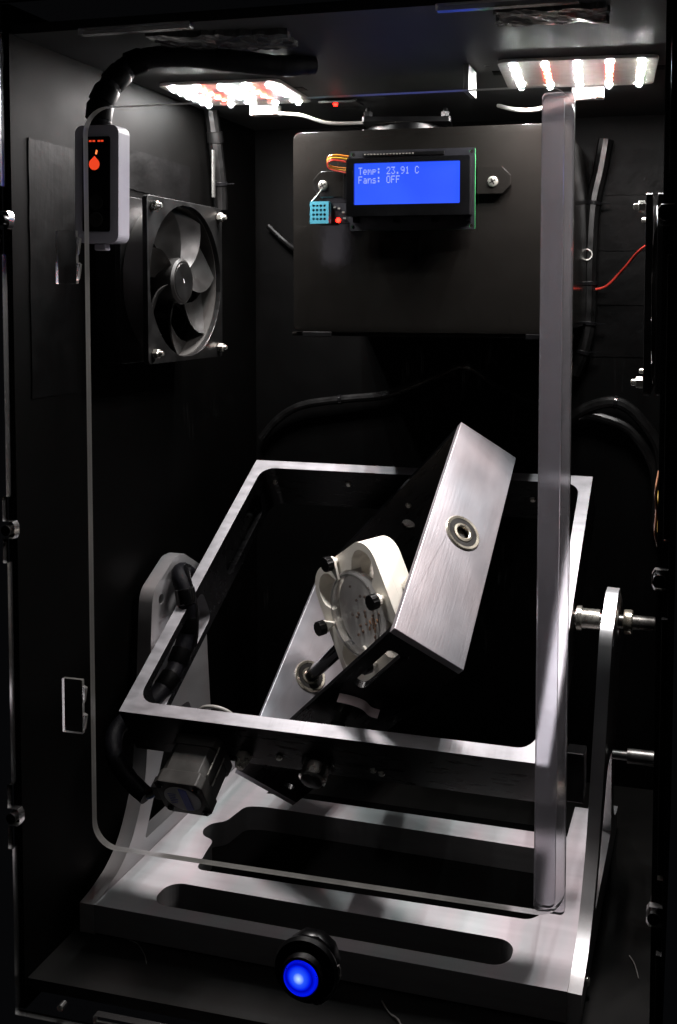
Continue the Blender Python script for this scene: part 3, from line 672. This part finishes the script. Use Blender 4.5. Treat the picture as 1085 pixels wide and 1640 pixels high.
# ================================================================== fans
def fan(name, label, M, s, th, duct=0.0, blades=7, group=None, dark=False):
    """square fan; local z is the airflow axis, face at z = 0, body towards -z"""
    t = thing(name, label, 'fan', M, group)
    FANM, SHROUD, FANF, SCREW = (BLACK, BLACK, BLACK, BLACK) if dark else (globals()['FANM'], globals()['SHROUD'], globals()['FANF'], globals()['SCREW'])
    h = s / 2; R = h * 0.955
    hole = []
    for k in range(48):
        a = 2 * PI * k / 48; x, y = R * math.cos(a), R * math.sin(a); lim = h * 0.945
        hole.append((max(-lim, min(lim, x)), max(-lim, min(lim, y))))
    so = h * 0.875
    pr('frame', rrect(-h, h, -h, h, h * 0.06, 4), [hole] , -0.004, 0.0, FANF, t, None, 0.0005)
    pr('rear_frame', rrect(-h, h, -h, h, h * 0.06, 4), [circ(0, 0, R * 0.99, 48)], -th, -th + 0.004, FANF, t, None, 0.0005)
    lt('shroud', [(R * 0.985, -0.0041), (R * 1.005, -0.0041), (R * 1.005, -th + 0.0041), (R * 0.985, -th + 0.0041)], SHROUD, t, None, 48, True)
    hb = lt('hub', [(0, -0.0035), (s * 0.130, -0.0035), (s * 0.146, -0.0050), (s * 0.150, -0.0075), (s * 0.150, -th + 0.006), (0, -th + 0.006)], FANM, t, None, 36)
    lt('hub_sticker', [(0, 0.0002), (s * 0.115, 0.0002), (s * 0.116, 0)], FANF, hb, T((0, 0, -0.0034)), 32)
    if not dark: pr('hub_mark', [(-0.0012, 0.0022), (-0.0006, 0.0022), (0.0004, 0.0), (0.0010, -0.0002), (0.0010, -0.0012), (-0.0002, -0.0010)], [], 0.0003, 0.0004, LABELG, hb, T((0, 0, -0.0034)))  # white sticker mark, also painted for the bright highlight on the hub
    for k in range(4):
        a = PI / 4 + k * PI / 2
        tb('strut', [(s * 0.13 * math.cos(a), s * 0.13 * math.sin(a), -th + 0.003), (R * math.cos(a + 0.25), R * math.sin(a + 0.25), -th + 0.003)], 0.002, FANF, t, 6)
    b = bmesh.new(); nu, nv = 7, 7; top = []; bot = []
    for i in range(nu):
        fr = i / (nu - 1); r = s * 0.148 + (R * 0.965 - s * 0.148) * fr
        half = 0.30 + 0.05 * fr
        rowt, rowb = [], []
        for j in range(nv):
            fj = j / (nv - 1); a = (fj - 0.5) * 2 * half + 0.42 * fr * fr
            z = -0.0065 - (th - 0.014) * (1 - (1 - fj) ** 1.4) + 0.0015 * fr
            p = Vector((r * math.cos(a), r * math.sin(a), z)); rowt.append(b.verts.new(p)); rowb.append(b.verts.new(p + Vector((0, 0, -0.0011))))
        top.append(rowt); bot.append(rowb)
    for i in range(nu - 1):
        for j in range(nv - 1):
            b.faces.new((top[i][j], top[i + 1][j], top[i + 1][j + 1], top[i][j + 1])); b.faces.new((bot[i][j], bot[i][j + 1], bot[i + 1][j + 1], bot[i + 1][j]))
    for i in range(nu - 1):
        b.faces.new((top[i][0], bot[i][0], bot[i + 1][0], top[i + 1][0])); b.faces.new((top[i][-1], top[i + 1][-1], bot[i + 1][-1], bot[i][-1]))
    for j in range(nv - 1):
        b.faces.new((top[-1][j], bot[-1][j], bot[-1][j + 1], top[-1][j + 1])); b.faces.new((top[0][j], top[0][j + 1], bot[0][j + 1], bot[0][j]))
    bl0 = obj('blade', b, FANM, t)
    for k in range(1, blades):
        c = bl0.copy(); COL.objects.link(c); c.parent = t; c.rotation_euler = (0, 0, 2 * PI * k / blades)
    bl0.rotation_euler = (0, 0, 0.0)
    for sx in (-1, 1):
        for sy in (-1, 1):
            g = lt('screw', [(0, 0.0075), (0.0016, 0.0072), (0.0020, 0.0066), (0.0020, 0.0002), (0, 0.0002)], SCREW, t, T((sx * so, sy * so, 0)), 12)
            lt('nut', [(0, 0.0046), (0.0028, 0.0046), (0.0036, 0.0040), (0.0036, 0.0005), (0, 0.0005)], SCREW, g, RZ(random.random()), 6)
    if duct:
        pr('duct', rrect(-h * 0.99, h * 0.99, -h * 0.99, h * 0.99, h * 0.04, 3), [circ(0, 0, R * 0.97, 40)], -th - duct, -th - 0.0002, BLACK, t, None, 0.0006)
    return t
# left wall fan: axis +X.  local x -> world +Y, local y -> +Z, local z -> +X
FX = Matrix(((0, 0, 1, 0), (1, 0, 0, 0), (0, 1, 0, 0), (0, 0, 0, 1)))
fan('cooling_fan', 'black square fan with bolted corners on the left wall', T((0.045, 0.1564, 0.4728)) @ FX, 0.1186, 0.025, 0.0160)
FXN = Matrix(((0, 0, -1, 0), (-1, 0, 0, 0), (0, 1, 0, 0), (0, 0, 0, 1)))
fan('cooling_fan', 'black fan seen edge on against the right wall beside red wire', T((0.3858, 0.118, 0.4630)) @ FXN, 0.1180, 0.0108)
fan('cooling_fan', 'small dark fan lying flat on top of the electronics box', T((0.187, 0.268, 0.6032)) @ RZ(0.2), 0.070, 0.0140, dark=True)

# ================================================================== electronics box
eb = thing('electronics_box', 'black plastic electronics box on the back wall carrying the lcd', 'box', T((0.2165, 0.30, 0.4310)))
E0 = T((-0.2165, -0.30, -0.4310))
pr('lid', rrect(0.1080, 0.3250, 0.4345, 0.5900, 0.006, 5), [], 0.2120, 0.2350, BOXM, eb, E0, 0.0060, XZ_Y)
eb.children[0].modifiers['bevel'].segments = 5
for p_ in eb.children[0].data.polygons: p_.use_smooth = True
pr('body', rrect(0.1095, 0.3235, 0.4360, 0.5885, 0.006, 5), [], 0.2354, 0.3776, BOXM, eb, E0, 0.001, XZ_Y)
bx('lower_lip', 0.1060, 0.3270, 0.2130, 0.2300, 0.4312, 0.4340, BOXM, eb, 0.0008, E0)
for x in (0.128, 0.305): bx('lip_catch', x - 0.012, x + 0.012, 0.2105, 0.2125, 0.4305, 0.4345, BLACK, eb, 0.0005, E0)

YL = 0.200
lcd = thing('lcd_display', 'blue lit lcd module reading Temp: 23.91 C and Fans: OFF', 'display', T((0.206, 0.206, 0.512)))
L0 = T((-0.206, -0.206, -0.512))
pr('circuit_board', rrect(0.1572, 0.2552, 0.5125, 0.5730, 0.001, 2), [circ(cx, cz, 0.0015, 12) for cx in (0.1600, 0.2525) for cz in (0.5152, 0.5702)], 0.2042, 0.2058, [PCB_BLACK, PCB], lcd, L0, 0, XZ_Y, 1)
bz = pr('bezel', rrect(0.1580, 0.2535, 0.5225, 0.5660, 0.0012, 3), [rrect(0.1640, 0.2460, 0.5312, 0.5622, 0.0006, 2)], 0.1930, 0.2040, BLACK_GLOSS, lcd, L0, 0.0007, XZ_Y)
scr = bx('screen', 0.1641, 0.2459, 0.1952, 0.2036, 0.5313, 0.5621, E_SCREEN, lcd, 0, L0)
bx('header_strip', 0.168, 0.232, 0.2015, 0.2040, 0.5685, 0.5708, BLACK, lcd, 0, L0)
for k in range(16): lt('header_pin', [(0, 0.0007), (0.0006, 0.0005), (0.0008, 0)], SCREW, lcd, L0 @ T((0.1705 + k * 0.0025, 0.2014, 0.5697)) @ axis_to((0, -1, 0)), 8)
for x in (0.163, 0.195, 0.225, 0.250): bx('frame_tab', x - 0.0025, x + 0.0025, 0.2022, 0.2040, 0.5185, 0.5222, BLACK_GLOSS, lcd, 0, L0)
FONT = {'T': '11111 00100 00100 00100 00100 00100 00100', 'e': '00000 00000 01110 10001 11111 10000 01110', 'm': '00000 00000 11010 10101 10101 10001 10001',
        'p': '00000 00000 11110 10001 11110 10000 10000', ':': '00000 01100 01100 00000 01100 01100 00000', '2': '01110 10001 00001 00010 00100 01000 11111',
        '3': '11111 00010 00100 00010 00001 10001 01110', '.': '00000 00000 00000 00000 00000 01100 01100', '9': '01110 10001 10001 01111 00001 00010 01100',
        '1': '00100 01100 00100 00100 00100 00100 01110', 'C': '01110 10001 10000 10000 10000 10001 01110', 'F': '11111 10000 10000 11110 10000 10000 10000',
        'a': '00000 00000 01110 00001 01111 10001 01111', 'n': '00000 00000 10110 11001 10001 10001 10001', 's': '00000 00000 01110 10000 01110 00001 11110',
        'O': '01110 10001 10001 10001 10001 10001 01110'}
bm = bmesh.new(); PX = 0.00060
for row, txt in enumerate(('Temp: 23.91 C', 'Fans: OFF')):
    for ci, ch in enumerate(txt):
        if ch == ' ': continue
        for ry, bits in enumerate(FONT[ch].split()):
            for rx, bit in enumerate(bits):
                if bit == '1':
                    x = 0.1672 + ci * 0.00368 + rx * PX; z = 0.5592 - row * 0.0066 - ry * 0.00078
                    box(bm, x, x + PX * 0.94, 0.19505, 0.19515, z - 0.00070, z)
txo = obj('screen_text', bm, E_TEXT, scr, None, 0, False)
wr = [tb('jumper_wire', [(0.1565, 0.2035, 0.5690 - 0.0022 * k), (0.1460, 0.2000, 0.5700 - 0.002 * k), (0.1405, 0.2010, 0.5675 - 0.0016 * k), (0.1425, 0.2030, 0.5620 - 0.0012 * k), (0.1570, 0.2040, 0.5600 - 0.0018 * k)], 0.0007, (ORANGEW, YELLOWW, REDW)[k], lcd, 6) for k in range(3)]
for o_ in wr: o_.matrix_local = L0
for s, xa, xb in ((-1, 0.1258, 0.1568), (1, 0.2556, 0.2815)):
    c = 0.0065
    if s < 0: poly = [(xa, 0.5385 + c), (xa + c, 0.5385), (xb, 0.5385), (xb, 0.5590), (xa + c, 0.5590), (xa, 0.5590 - c)]; xs = 0.1345
    else: poly = [(xa, 0.5385), (xb - c, 0.5385), (xb, 0.5385 + c), (xb, 0.5590 - c), (xb - c, 0.5590), (xa, 0.5590)]; xs = 0.2680
    br = pr('mounting_ear', poly, [], 0.2072, 0.2117, BOXM, lcd, L0, 0.0006, XZ_Y)
    sw = lt('screw', [(0, 0.0014), (0.0026, 0.0014), (0.0038, 0.0008), (0.0041, 0.0)], SCREW, br, T((xs, 0.2071, 0.5478)) @ axis_to((0, -1, 0)), 20)
    for a_ in (0.5, 0.5 + PI / 2): bx('cross_recess', -0.0024, 0.0024, -0.0004, 0.0004, 0.00135, 0.00150, BLACK, br, 0, T((xs, 0.2071, 0.5478)) @ axis_to((0, -1, 0)) @ RZ(a_))
bx('tape_patch', 0.1515, 0.1566, 0.2055, 0.2070, 0.5370, 0.5585, TAPE, lcd, 0.0003, L0)

sen = thing('humidity_sensor', 'small light blue slotted sensor with red lit board beside the lcd', 'sensor', T((0.139, 0.207, 0.5265)))
S0 = T((-0.139, -0.207, -0.5265))
bx('circuit_board', 0.1262, 0.1575, 0.2076, 0.2090, 0.5190, 0.5340, PCB_BLACK, sen, 0, S0)
gh = [rrect(0.1277 + 0.0030 * i, 0.1297 + 0.0030 * i, 0.5208 + 0.0034 * j, 0.5226 + 0.0034 * j, 0.0004, 1) for i in range(4) for j in range(4)]
case = pr('case', rrect(0.1258, 0.1410, 0.5182, 0.5352, 0.0006, 2), gh, 0.2015, 0.2074, SENSORB, sen, S0, 0, XZ_Y)
bx('core', 0.1264, 0.1404, 0.2040, 0.2073, 0.5190, 0.5345, PCB_BLACK, case)
lt('red_led', [(0, 0.0016), (0.0014, 0.0013), (0.0019, 0.0)], E_REDLED, sen, S0 @ T((0.1468, 0.2074, 0.5210)) @ axis_to((0, -1, 0)), 12)
for x, z in ((0.1475, 0.5300), (0.1510, 0.5270), (0.1520, 0.5225), (0.1440, 0.5310), (0.1545, 0.5305)): bx('chip', x - 0.001, x + 0.001, 0.2066, 0.2075, z - 0.0006, z + 0.0006, SCREW, sen, 0, S0)
tb('lead', [(p[0] - 0.139, p[1] - 0.207, p[2] - 0.5265) for p in ((0.1270, 0.2020, 0.5354), (0.1300, 0.2050, 0.5400), (0.1340, 0.2056, 0.5450))], 0.0004, SCREW, sen, 5)

# ================================================================== lamp controller hanging top left
ct = thing('lamp_controller', 'light grey oblong controller with black face and glowing red symbol', 'controller', T((0.0540, 0.026, 0.530)) @ RY(0.015))
fy = Matrix(((1, 0, 0, 0), (0, 0, 1, 0), (0, 1, 0, 0), (0, 0, 0, 1)))
pr('case', rrect(-0.0152, 0.0152, -0.0360, 0.0365, 0.0050, 6), [], -0.0065, 0.0065, IVORY, ct, None, 0.0018, fy)
face = pr('face', rrect(-0.0095, 0.0095, -0.0290, 0.0295, 0.0012, 3), [], -0.0069, -0.0064, BLACK_GLOSS, ct, None, 0, fy)
drop = [(0.0036 * math.cos(a), 0.0036 * math.sin(a)) for a in [PI * (0.80 + 1.40 * k / 14) for k in range(15)]]
drop = [(x, z) for x, z in drop] + [(0.0002, 0.0050)]
pr('symbol', drop, [], -0.0073, -0.0070, E_GLYPH, face, T((-0.0012, 0, 0.0125)), 0, fy)
pr('symbol_flame', [(-0.0002, 0.0188), (0.0008, 0.0184), (0.0015, 0.0208), (0.0006, 0.0214)], [], -0.0073, -0.0070, E_GLYPH2, face, T((-0.0004, 0, 0)), 0, fy)
for x in (-0.004, -0.0015, 0.0020, 0.0042): bx('symbol_row', x - 0.0008, x + 0.0008, -0.0073, -0.0070, 0.0262, 0.0272, E_GLYPH, face)
for z in (-0.0110, -0.0215): lt('button', [(0, 0.0008), (0.0036, 0.0008), (0.0044, 0.0005), (0.0046, 0)], FANM, ct, T((0, -0.0070, z)) @ axis_to((0, -1, 0)), 24)
bx('strap_lug', -0.004, 0.004, -0.003, 0.003, -0.0405, -0.0360, IVORY, ct, 0.001)

cb = thing('lamp_cable', 'thick taped black cable from the controller along the ceiling', 'cable', T((0.053, 0.026, 0.568)))
O3 = (0.053, 0.026, 0.568)
CP = [(0.0535, 0.026, 0.5672), (0.0530, 0.0255, 0.5760), (0.0550, 0.028, 0.5860), (0.0590, 0.036, 0.5985), (0.0680, 0.044, 0.6095), (0.0880, 0.052, 0.6140), (0.1180, 0.072, 0.6142), (0.1450, 0.094, 0.6142), (0.1620, 0.112, 0.6185)]
tb('sleeve', sh(CP, O3), 0.0070, SLEEVE, cb, 14, 8, 0.05)
for k in (1, 2, 3, 4):
    d = (Vector(CP[k + 1]) - Vector(CP[k - 1])).normalized()
    lt('tape_wrap', [(0.0070, -0.0058), (0.0080, -0.0052), (0.0082, 0.0040), (0.0072, 0.0058)], TAPE, cb, T(Vector(CP[k]) - Vector(O3)) @ axis_to(d), 12)

# ------------------------------------------------------------------ crinkled tape
def crumple(name, label, cx, cy, wx, wy, z, axis, amp, m, seed, rot=0.0, rag=0.0008):
    rnd = random.Random(seed); bm = bmesh.new(); nx, ny = 26, 14; g = []
    folds = [(rnd.uniform(0, PI), rnd.uniform(150, 420), rnd.uniform(0, 6), rnd.uniform(0.3, 1)) for _ in range(6)]
    for i in range(nx):
        row = []
        for j in range(ny):
            x = (i / (nx - 1) - 0.5) * wx; y = (j / (ny - 1) - 0.5) * wy
            ex = min(0.06 * wx, rag) * (rnd.random() - 0.5) if i in (0, nx - 1) else 0; ey = min(0.10 * wy, rag) * (rnd.random() - 0.5) if j in (0, ny - 1) else 0
            h = 0
            for a, fr, ph, am in folds: h += am * abs(math.sin((x * math.cos(a) + y * math.sin(a)) * fr * 0.5 + ph))
            h = amp * (h / 4 + rnd.random() * 0.15) + 0.0001
            row.append((x + ex, y + ey, h))
        g.append(row)
    def P(p, off):
        x, y = p[0] * math.cos(rot) - p[1] * math.sin(rot), p[0] * math.sin(rot) + p[1] * math.cos(rot)
        h = p[2] + off
        return (cx + x, cy + y, z - h) if axis == 'ceil' else ((z + h, cx + x, cy + y) if axis == 'left' else (cx + x, z - h, cy + y))
    A_ = [[bm.verts.new(P(p, 0.00035)) for p in r] for r in g]; B_ = [[bm.verts.new(P((p[0], p[1], 0.00005), 0)) for p in r] for r in g]
    for i in range(nx - 1):
        for j in range(ny - 1):
            bm.faces.new((A_[i][j], A_[i + 1][j], A_[i + 1][j + 1], A_[i][j + 1])); bm.faces.new((B_[i][j], B_[i][j + 1], B_[i + 1][j + 1], B_[i + 1][j]))
    rim = [(i, 0) for i in range(nx)] + [(nx - 1, j) for j in range(1, ny)] + [(i, ny - 1) for i in range(nx - 2, -1, -1)] + [(0, j) for j in range(ny - 2, 0, -1)]
    for (a, b), (c, d) in zip(rim, rim[1:] + rim[:1]): bm.faces.new((A_[a][b], B_[a][b], B_[c][d], A_[c][d]))
    o = obj(name, bm, m, None, None, 0, False)
    return tag(o, label, 'tape')
crumple('tape_patch', 'crinkled shiny tape on the ceiling above the left led panel', 0.128, 0.046, 0.085, 0.036, CZ, 'ceil', 0.0040, FOIL, 3, 0.15, 0.004)
crumple('tape_patch', 'crinkled shiny tape on the ceiling above the right led panel', 0.333, 0.036, 0.062, 0.030, CZ, 'ceil', 0.0035, FOIL, 5, 0.1, 0.004)
crumple('tape_patch', 'tall dull tape patch on the left wall behind the controller', 0.048, 0.478, 0.050, 0.166, 0.003, 'left', 0.0004, TAPE, 8)
crumple('tape_patch', 'wide dull tape patch on the left wall above the bolted fan', 0.188, 0.556, 0.108, 0.030, 0.003, 'left', 0.0004, TAPE, 9, -0.02)
for k, (zc, hgt) in enumerate(((0.573, 0.040), (0.526, 0.044), (0.478, 0.044), (0.430, 0.040))):
    crumple('tape_patch', ('uppermost tape patch on the back wall right of the electronics box', 'second highest tape patch on the back wall right of the box', 'third highest tape patch on the back wall right of the box', 'lowest tape patch on the back wall right of the box')[k], 0.357, zc, 0.060, hgt, 0.378, 'back', 0.0006, TAPE, 20 + k)

# ------------------------------------------------------------------ ceiling bracket, wires, indicator
br = thing('corner_bracket', 'pale grey angled bracket hanging from the ceiling beside right led panel', 'bracket', T((0.272, 0.16, CZ)))
B0 = T((-0.272, -0.16, -CZ))
pr('web', [(0.2575, CZ - 0.0003), (0.2575, 0.6030), (0.2870, 0.5880), (0.2895, 0.5895), (0.2895, 0.6060), (0.2720, 0.6130), (0.2720, CZ - 0.0003)], [roundpoly([(0.2610, 0.6180), (0.2610, 0.6055), (0.2855, 0.5935), (0.2855, 0.6035), (0.2690, 0.6105), (0.2690, 0.6180)], 0.0015, 3)], 0.1460, 0.1500, GREYP, br, B0, 0.0005, XZ_Y)
bx('flange', 0.2575, 0.2615, 0.1502, 0.1760, 0.6030, CZ - 0.0003, GREYP, br, 0.0004, B0)
tb('screw_head', [(0, 0, 0), (0, 0, 0.001)], 0.002, SCREW, br)
br.children[-1].matrix_local = B0 @ T((0.2592, 0.1455, 0.612)) @ axis_to((0, -1, 0))
wt = tb('white_wire', [(0.3419, 0.2149, 0.6085), (0.3222, 0.2192, 0.6074), (0.2981, 0.2258, 0.6030), (0.2806, 0.2335, 0.6047), (0.2620, 0.2608, 0.6134)], 0.0016, WHITEW)
tag(wt, 'white wire from the right led panel to the pale bracket', 'wire')
wt = tb('white_wire', [(0.0894, 0.2285, 0.6087), (0.1059, 0.2351, 0.6076), (0.1225, 0.2517, 0.6038), (0.1446, 0.2793, 0.6076), (0.1833, 0.2948, 0.6104)], 0.0014, WHITEW)
tag(wt, 'white wire leaving the back of the left led panel', 'wire')
ib = thing('indicator_board', 'small dark board under the ceiling with a red indicator light', 'circuit board', T((0.131, 0.25, CZ)))
I0 = T((-0.131, -0.25, -CZ))
bx('board', 0.118, 0.150, 0.242, 0.262, CZ - 0.004, CZ - 0.0024, PCB_BLACK, ib, 0, I0)
for x in (0.121, 0.147): bx('spacer', x - 0.002, x + 0.002, 0.250, 0.254, CZ - 0.0023, CZ - 0.0001, BLACK, ib, 0, I0)
lt('red_led', [(0, 0.0022), (0.0014, 0.0018), (0.0020, 0.0)], E_REDLED, ib, I0 @ T((0.131, 0.246, CZ - 0.0041)) @ axis_to((0, 0, -1)), 12)

# ------------------------------------------------------------------ cables on walls
def cable(name, label, pts, r, m, cat='cable', ties=()):
    o0 = Vector(pts[0]); t = thing(name, label, cat, T(o0))
    tb('cable_run', [tuple(Vector(p) - o0) for p in pts], r, m, t, 10, 8, 0.02)
    for k in ties:
        d = (Vector(pts[min(k + 1, len(pts) - 1)]) - Vector(pts[max(k - 1, 0)])).normalized()
        lt('cable_tie', [(r * 1.0, -0.0018), (r * 1.16, -0.0014), (r * 1.16, 0.0014), (r * 1.0, 0.0018)], BLACK_GLOSS, t, T(Vector(pts[k]) - o0) @ axis_to(d), 14)
        p = Vector(pts[k]) - o0
        bx('tie_tail', p.x + r, p.x + r + 0.008, p.y - 0.0012, p.y + 0.0012, p.z - 0.0006, p.z + 0.0002, BLACK_GLOSS, t)
    return t
lm = cable('cable_loom', 'black cable loom running down the back wall right of the electronics box', [(0.338, 0.366, 0.600), (0.334, 0.366, 0.575), (0.328, 0.365, 0.545), (0.3260, 0.364, 0.510), (0.3255, 0.364, 0.475), (0.3250, 0.364, 0.440), (0.3200, 0.364, 0.415), (0.3120, 0.366, 0.395)], 0.0068, RUBBER, 'cable', (2, 4, 5, 6))
lt('steel_ring', [(0.0042, -0.0008), (0.0050, -0.0008), (0.0050, 0.0008), (0.0042, 0.0008)], STEEL, lm, T((0.3235 - 0.338, 0.356 - 0.366, 0.5000 - 0.600)) @ axis_to((0.2, -1, 0.1)), 24, True)
cable('looped_cable', 'upper black cable arching on the back wall at the right', [(0.300, 0.366, 0.345), (0.322, 0.364, 0.3635), (0.350, 0.362, 0.3710), (0.372, 0.362, 0.3560), (0.389, 0.364, 0.3250), (0.3905, 0.366, 0.270)], 0.0052, RUBBER, 'cable', (2,))
cable('looped_cable', 'lower black cable arching on the back wall at the right', [(0.290, 0.368, 0.345), (0.318, 0.367, 0.3580), (0.340, 0.366, 0.3560), (0.365, 0.366, 0.3440), (0.384, 0.368, 0.310), (0.386, 0.37, 0.26)], 0.0046, RUBBER, 'cable', (1,))
cable('wall_cable', 'thin black cable sagging across the back wall under the box', [(0.012, 0.370, 0.325), (0.030, 0.368, 0.345), (0.055, 0.366, 0.3590), (0.094, 0.366, 0.3660), (0.140, 0.368, 0.372), (0.185, 0.370, 0.390), (0.215, 0.371, 0.400), (0.25, 0.371, 0.378), (0.292, 0.371, 0.362)], 0.0040, RUBBER, 'cable', (3,))
cable('wall_cable', 'short black cable entering the left side of the electronics box', [(0.1085, 0.33, 0.500), (0.090, 0.345, 0.497), (0.070, 0.355, 0.500), (0.045, 0.366, 0.510), (0.020, 0.371, 0.530)], 0.0030, RUBBER)
wc = cable('wall_cable', 'black cable with metal clips rising on the left wall above the fan', [(0.0120, 0.2830, 0.5380), (0.0125, 0.2800, 0.560), (0.0120, 0.2740, 0.590), (0.0110, 0.2700, 0.612), (0.0105, 0.268, 0.6215)], 0.0060, RUBBER, 'cable', (1,))
lt('clip_sleeve', [(0.0062, -0.005), (0.0070, -0.0045), (0.0070, 0.0045), (0.0062, 0.005)], RUBBER, wc, T((0, -0.0105, 0.0610)) @ axis_to((0, -0.25, 1)), 14)
bx('clip_bar', 0.004, 0.0056, -0.026, -0.022, 0.008, 0.048, RODM, wc, 0.0003)
rw = tb('red_wire', [(0.3100, 0.371, 0.4660), (0.3220, 0.366, 0.4690), (0.3400, 0.355, 0.4720), (0.3560, 0.335, 0.4860), (0.3700, 0.300, 0.4990), (0.3840, 0.21, 0.5020), (0.3895, 0.185, 0.5030)], 0.0011, REDW)
tag(rw, 'thin red wire running from the loom to the right fan', 'wire')
cw = cable('wall_wires', 'copper coloured wires strung along the right wall near the front edge', [(0.3958, 0.060, 0.360), (0.3945, 0.050, 0.350), (0.3950, 0.055, 0.338), (0.3945, 0.050, 0.326), (0.3958, 0.060, 0.316)], 0.0008, COPPER, 'wire')
tb('cable_run', [(0.0004, 0.004, -0.012), (-0.0006, -0.004, -0.02), (0.0002, -0.003, -0.028), (0.0002, 0.002, -0.036)], 0.0008, YELLOWW, cw, 8)
wl = tb('white_wire', [(-0.0925 + 0.0135 * math.cos(a), -0.110, -0.0275 + 0.0105 * math.sin(a)) for a in [PI * k / 8 for k in range(-1, 10)]], 0.0014, WHITEW)
wl.matrix_world = OM; tag(wl, 'white wire loop arching behind the near rail of the big frame', 'wire')

# ------------------------------------------------------------------ right side hardware
rod = thing('threaded_rod', 'horizontal steel threaded rod between right upright and right wall', 'rod', T((0.3645, 0.165, 0.1420)))
lt('rod', [(0, 0), (0.0032, 0), (0.0032, 0.010), (0.0050, 0.0102)] + [(0.0050 + 0.00015 * (k % 2), 0.0104 + 0.0012 * k) for k in range(18)] + [(0.0050, 0.0325), (0, 0.0325)], RODM, rod, axis_to((1, 0, 0)), 20)
clm = thing('cable_clamp', 'small ribbed black clamp with wire ring on the right upright', 'clamp', MM @ T((0.1560, 0.105, 0.128)))
bx('block', -0.0065, 0.0062, -0.008, 0.008, -0.017, 0.018, BLACK, clm, 0.0008)
for k in range(6): bx('rib', -0.0072, -0.0066, -0.007, 0.007, 0.002 + 0.0026 * k, 0.0032 + 0.0026 * k, FANF, clm)
lt('wire_ring', [(0.0072 + 0.0007 * math.cos(a), 0.0007 * math.sin(a)) for a in [2 * PI * k / 8 for k in range(8)]], STEEL, clm, T((-0.0105, -0.004, -0.004)) @ RY(1.35), 26, True)
lt('screw', [(0, 0.008), (0.0030, 0.008), (0.0034, 0.007), (0.0034, 0), (0, 0)], BRASS, clm, T((-0.0068, -0.006, -0.0080)) @ axis_to((-1, -0.3, 0)), 12)
lt('wire_ring', [(0.0040 + 0.0009 * math.cos(a), 0.0009 * math.sin(a)) for a in [2 * PI * k / 8 for k in range(8)]], STEEL, clm, T((-0.0095, -0.006, -0.0150)) @ RX(0.5), 20, True)

# ------------------------------------------------------------------ bits on the floor
rnd = random.Random(11)
bits = [((0.232, 0.045, FZ), 'pale glue strand on the floor right of the blue button', [(0, 0, 0.0006), (0.008, -0.010, 0.001), (0.015, -0.016, 0.0025), (0.020, -0.022, 0.0008)], 0.0005),
        ((0.045, 0.060, FZ), 'thin pale fibre on the floor at the left front corner', [(0, 0, 0.0006), (0.010, -0.004, 0.002), (0.020, -0.012, 0.001), (0.026, -0.020, 0.0006)], 0.00025),
        ((0.255, 0.020, FZ), 'tiny curled pale scrap on the floor near the base plate', [(0, 0, 0.0005), (0.002, 0.002, 0.0012), (0.004, 0.000, 0.0008), (0.005, 0.003, 0.0005)], 0.0004),
        ((0.380, 0.130, FZ), 'dark splinter lying on the floor right of the stand', [(0, 0, 0.001), (0.004, -0.010, 0.002), (0.007, -0.022, 0.0008)], 0.0004)]
for (p, lab, pts, r) in bits:
    o = tb('debris', pts, r, GLUE, None, 6, 6, 0.3); o.location = p; tag(o, lab, 'debris')
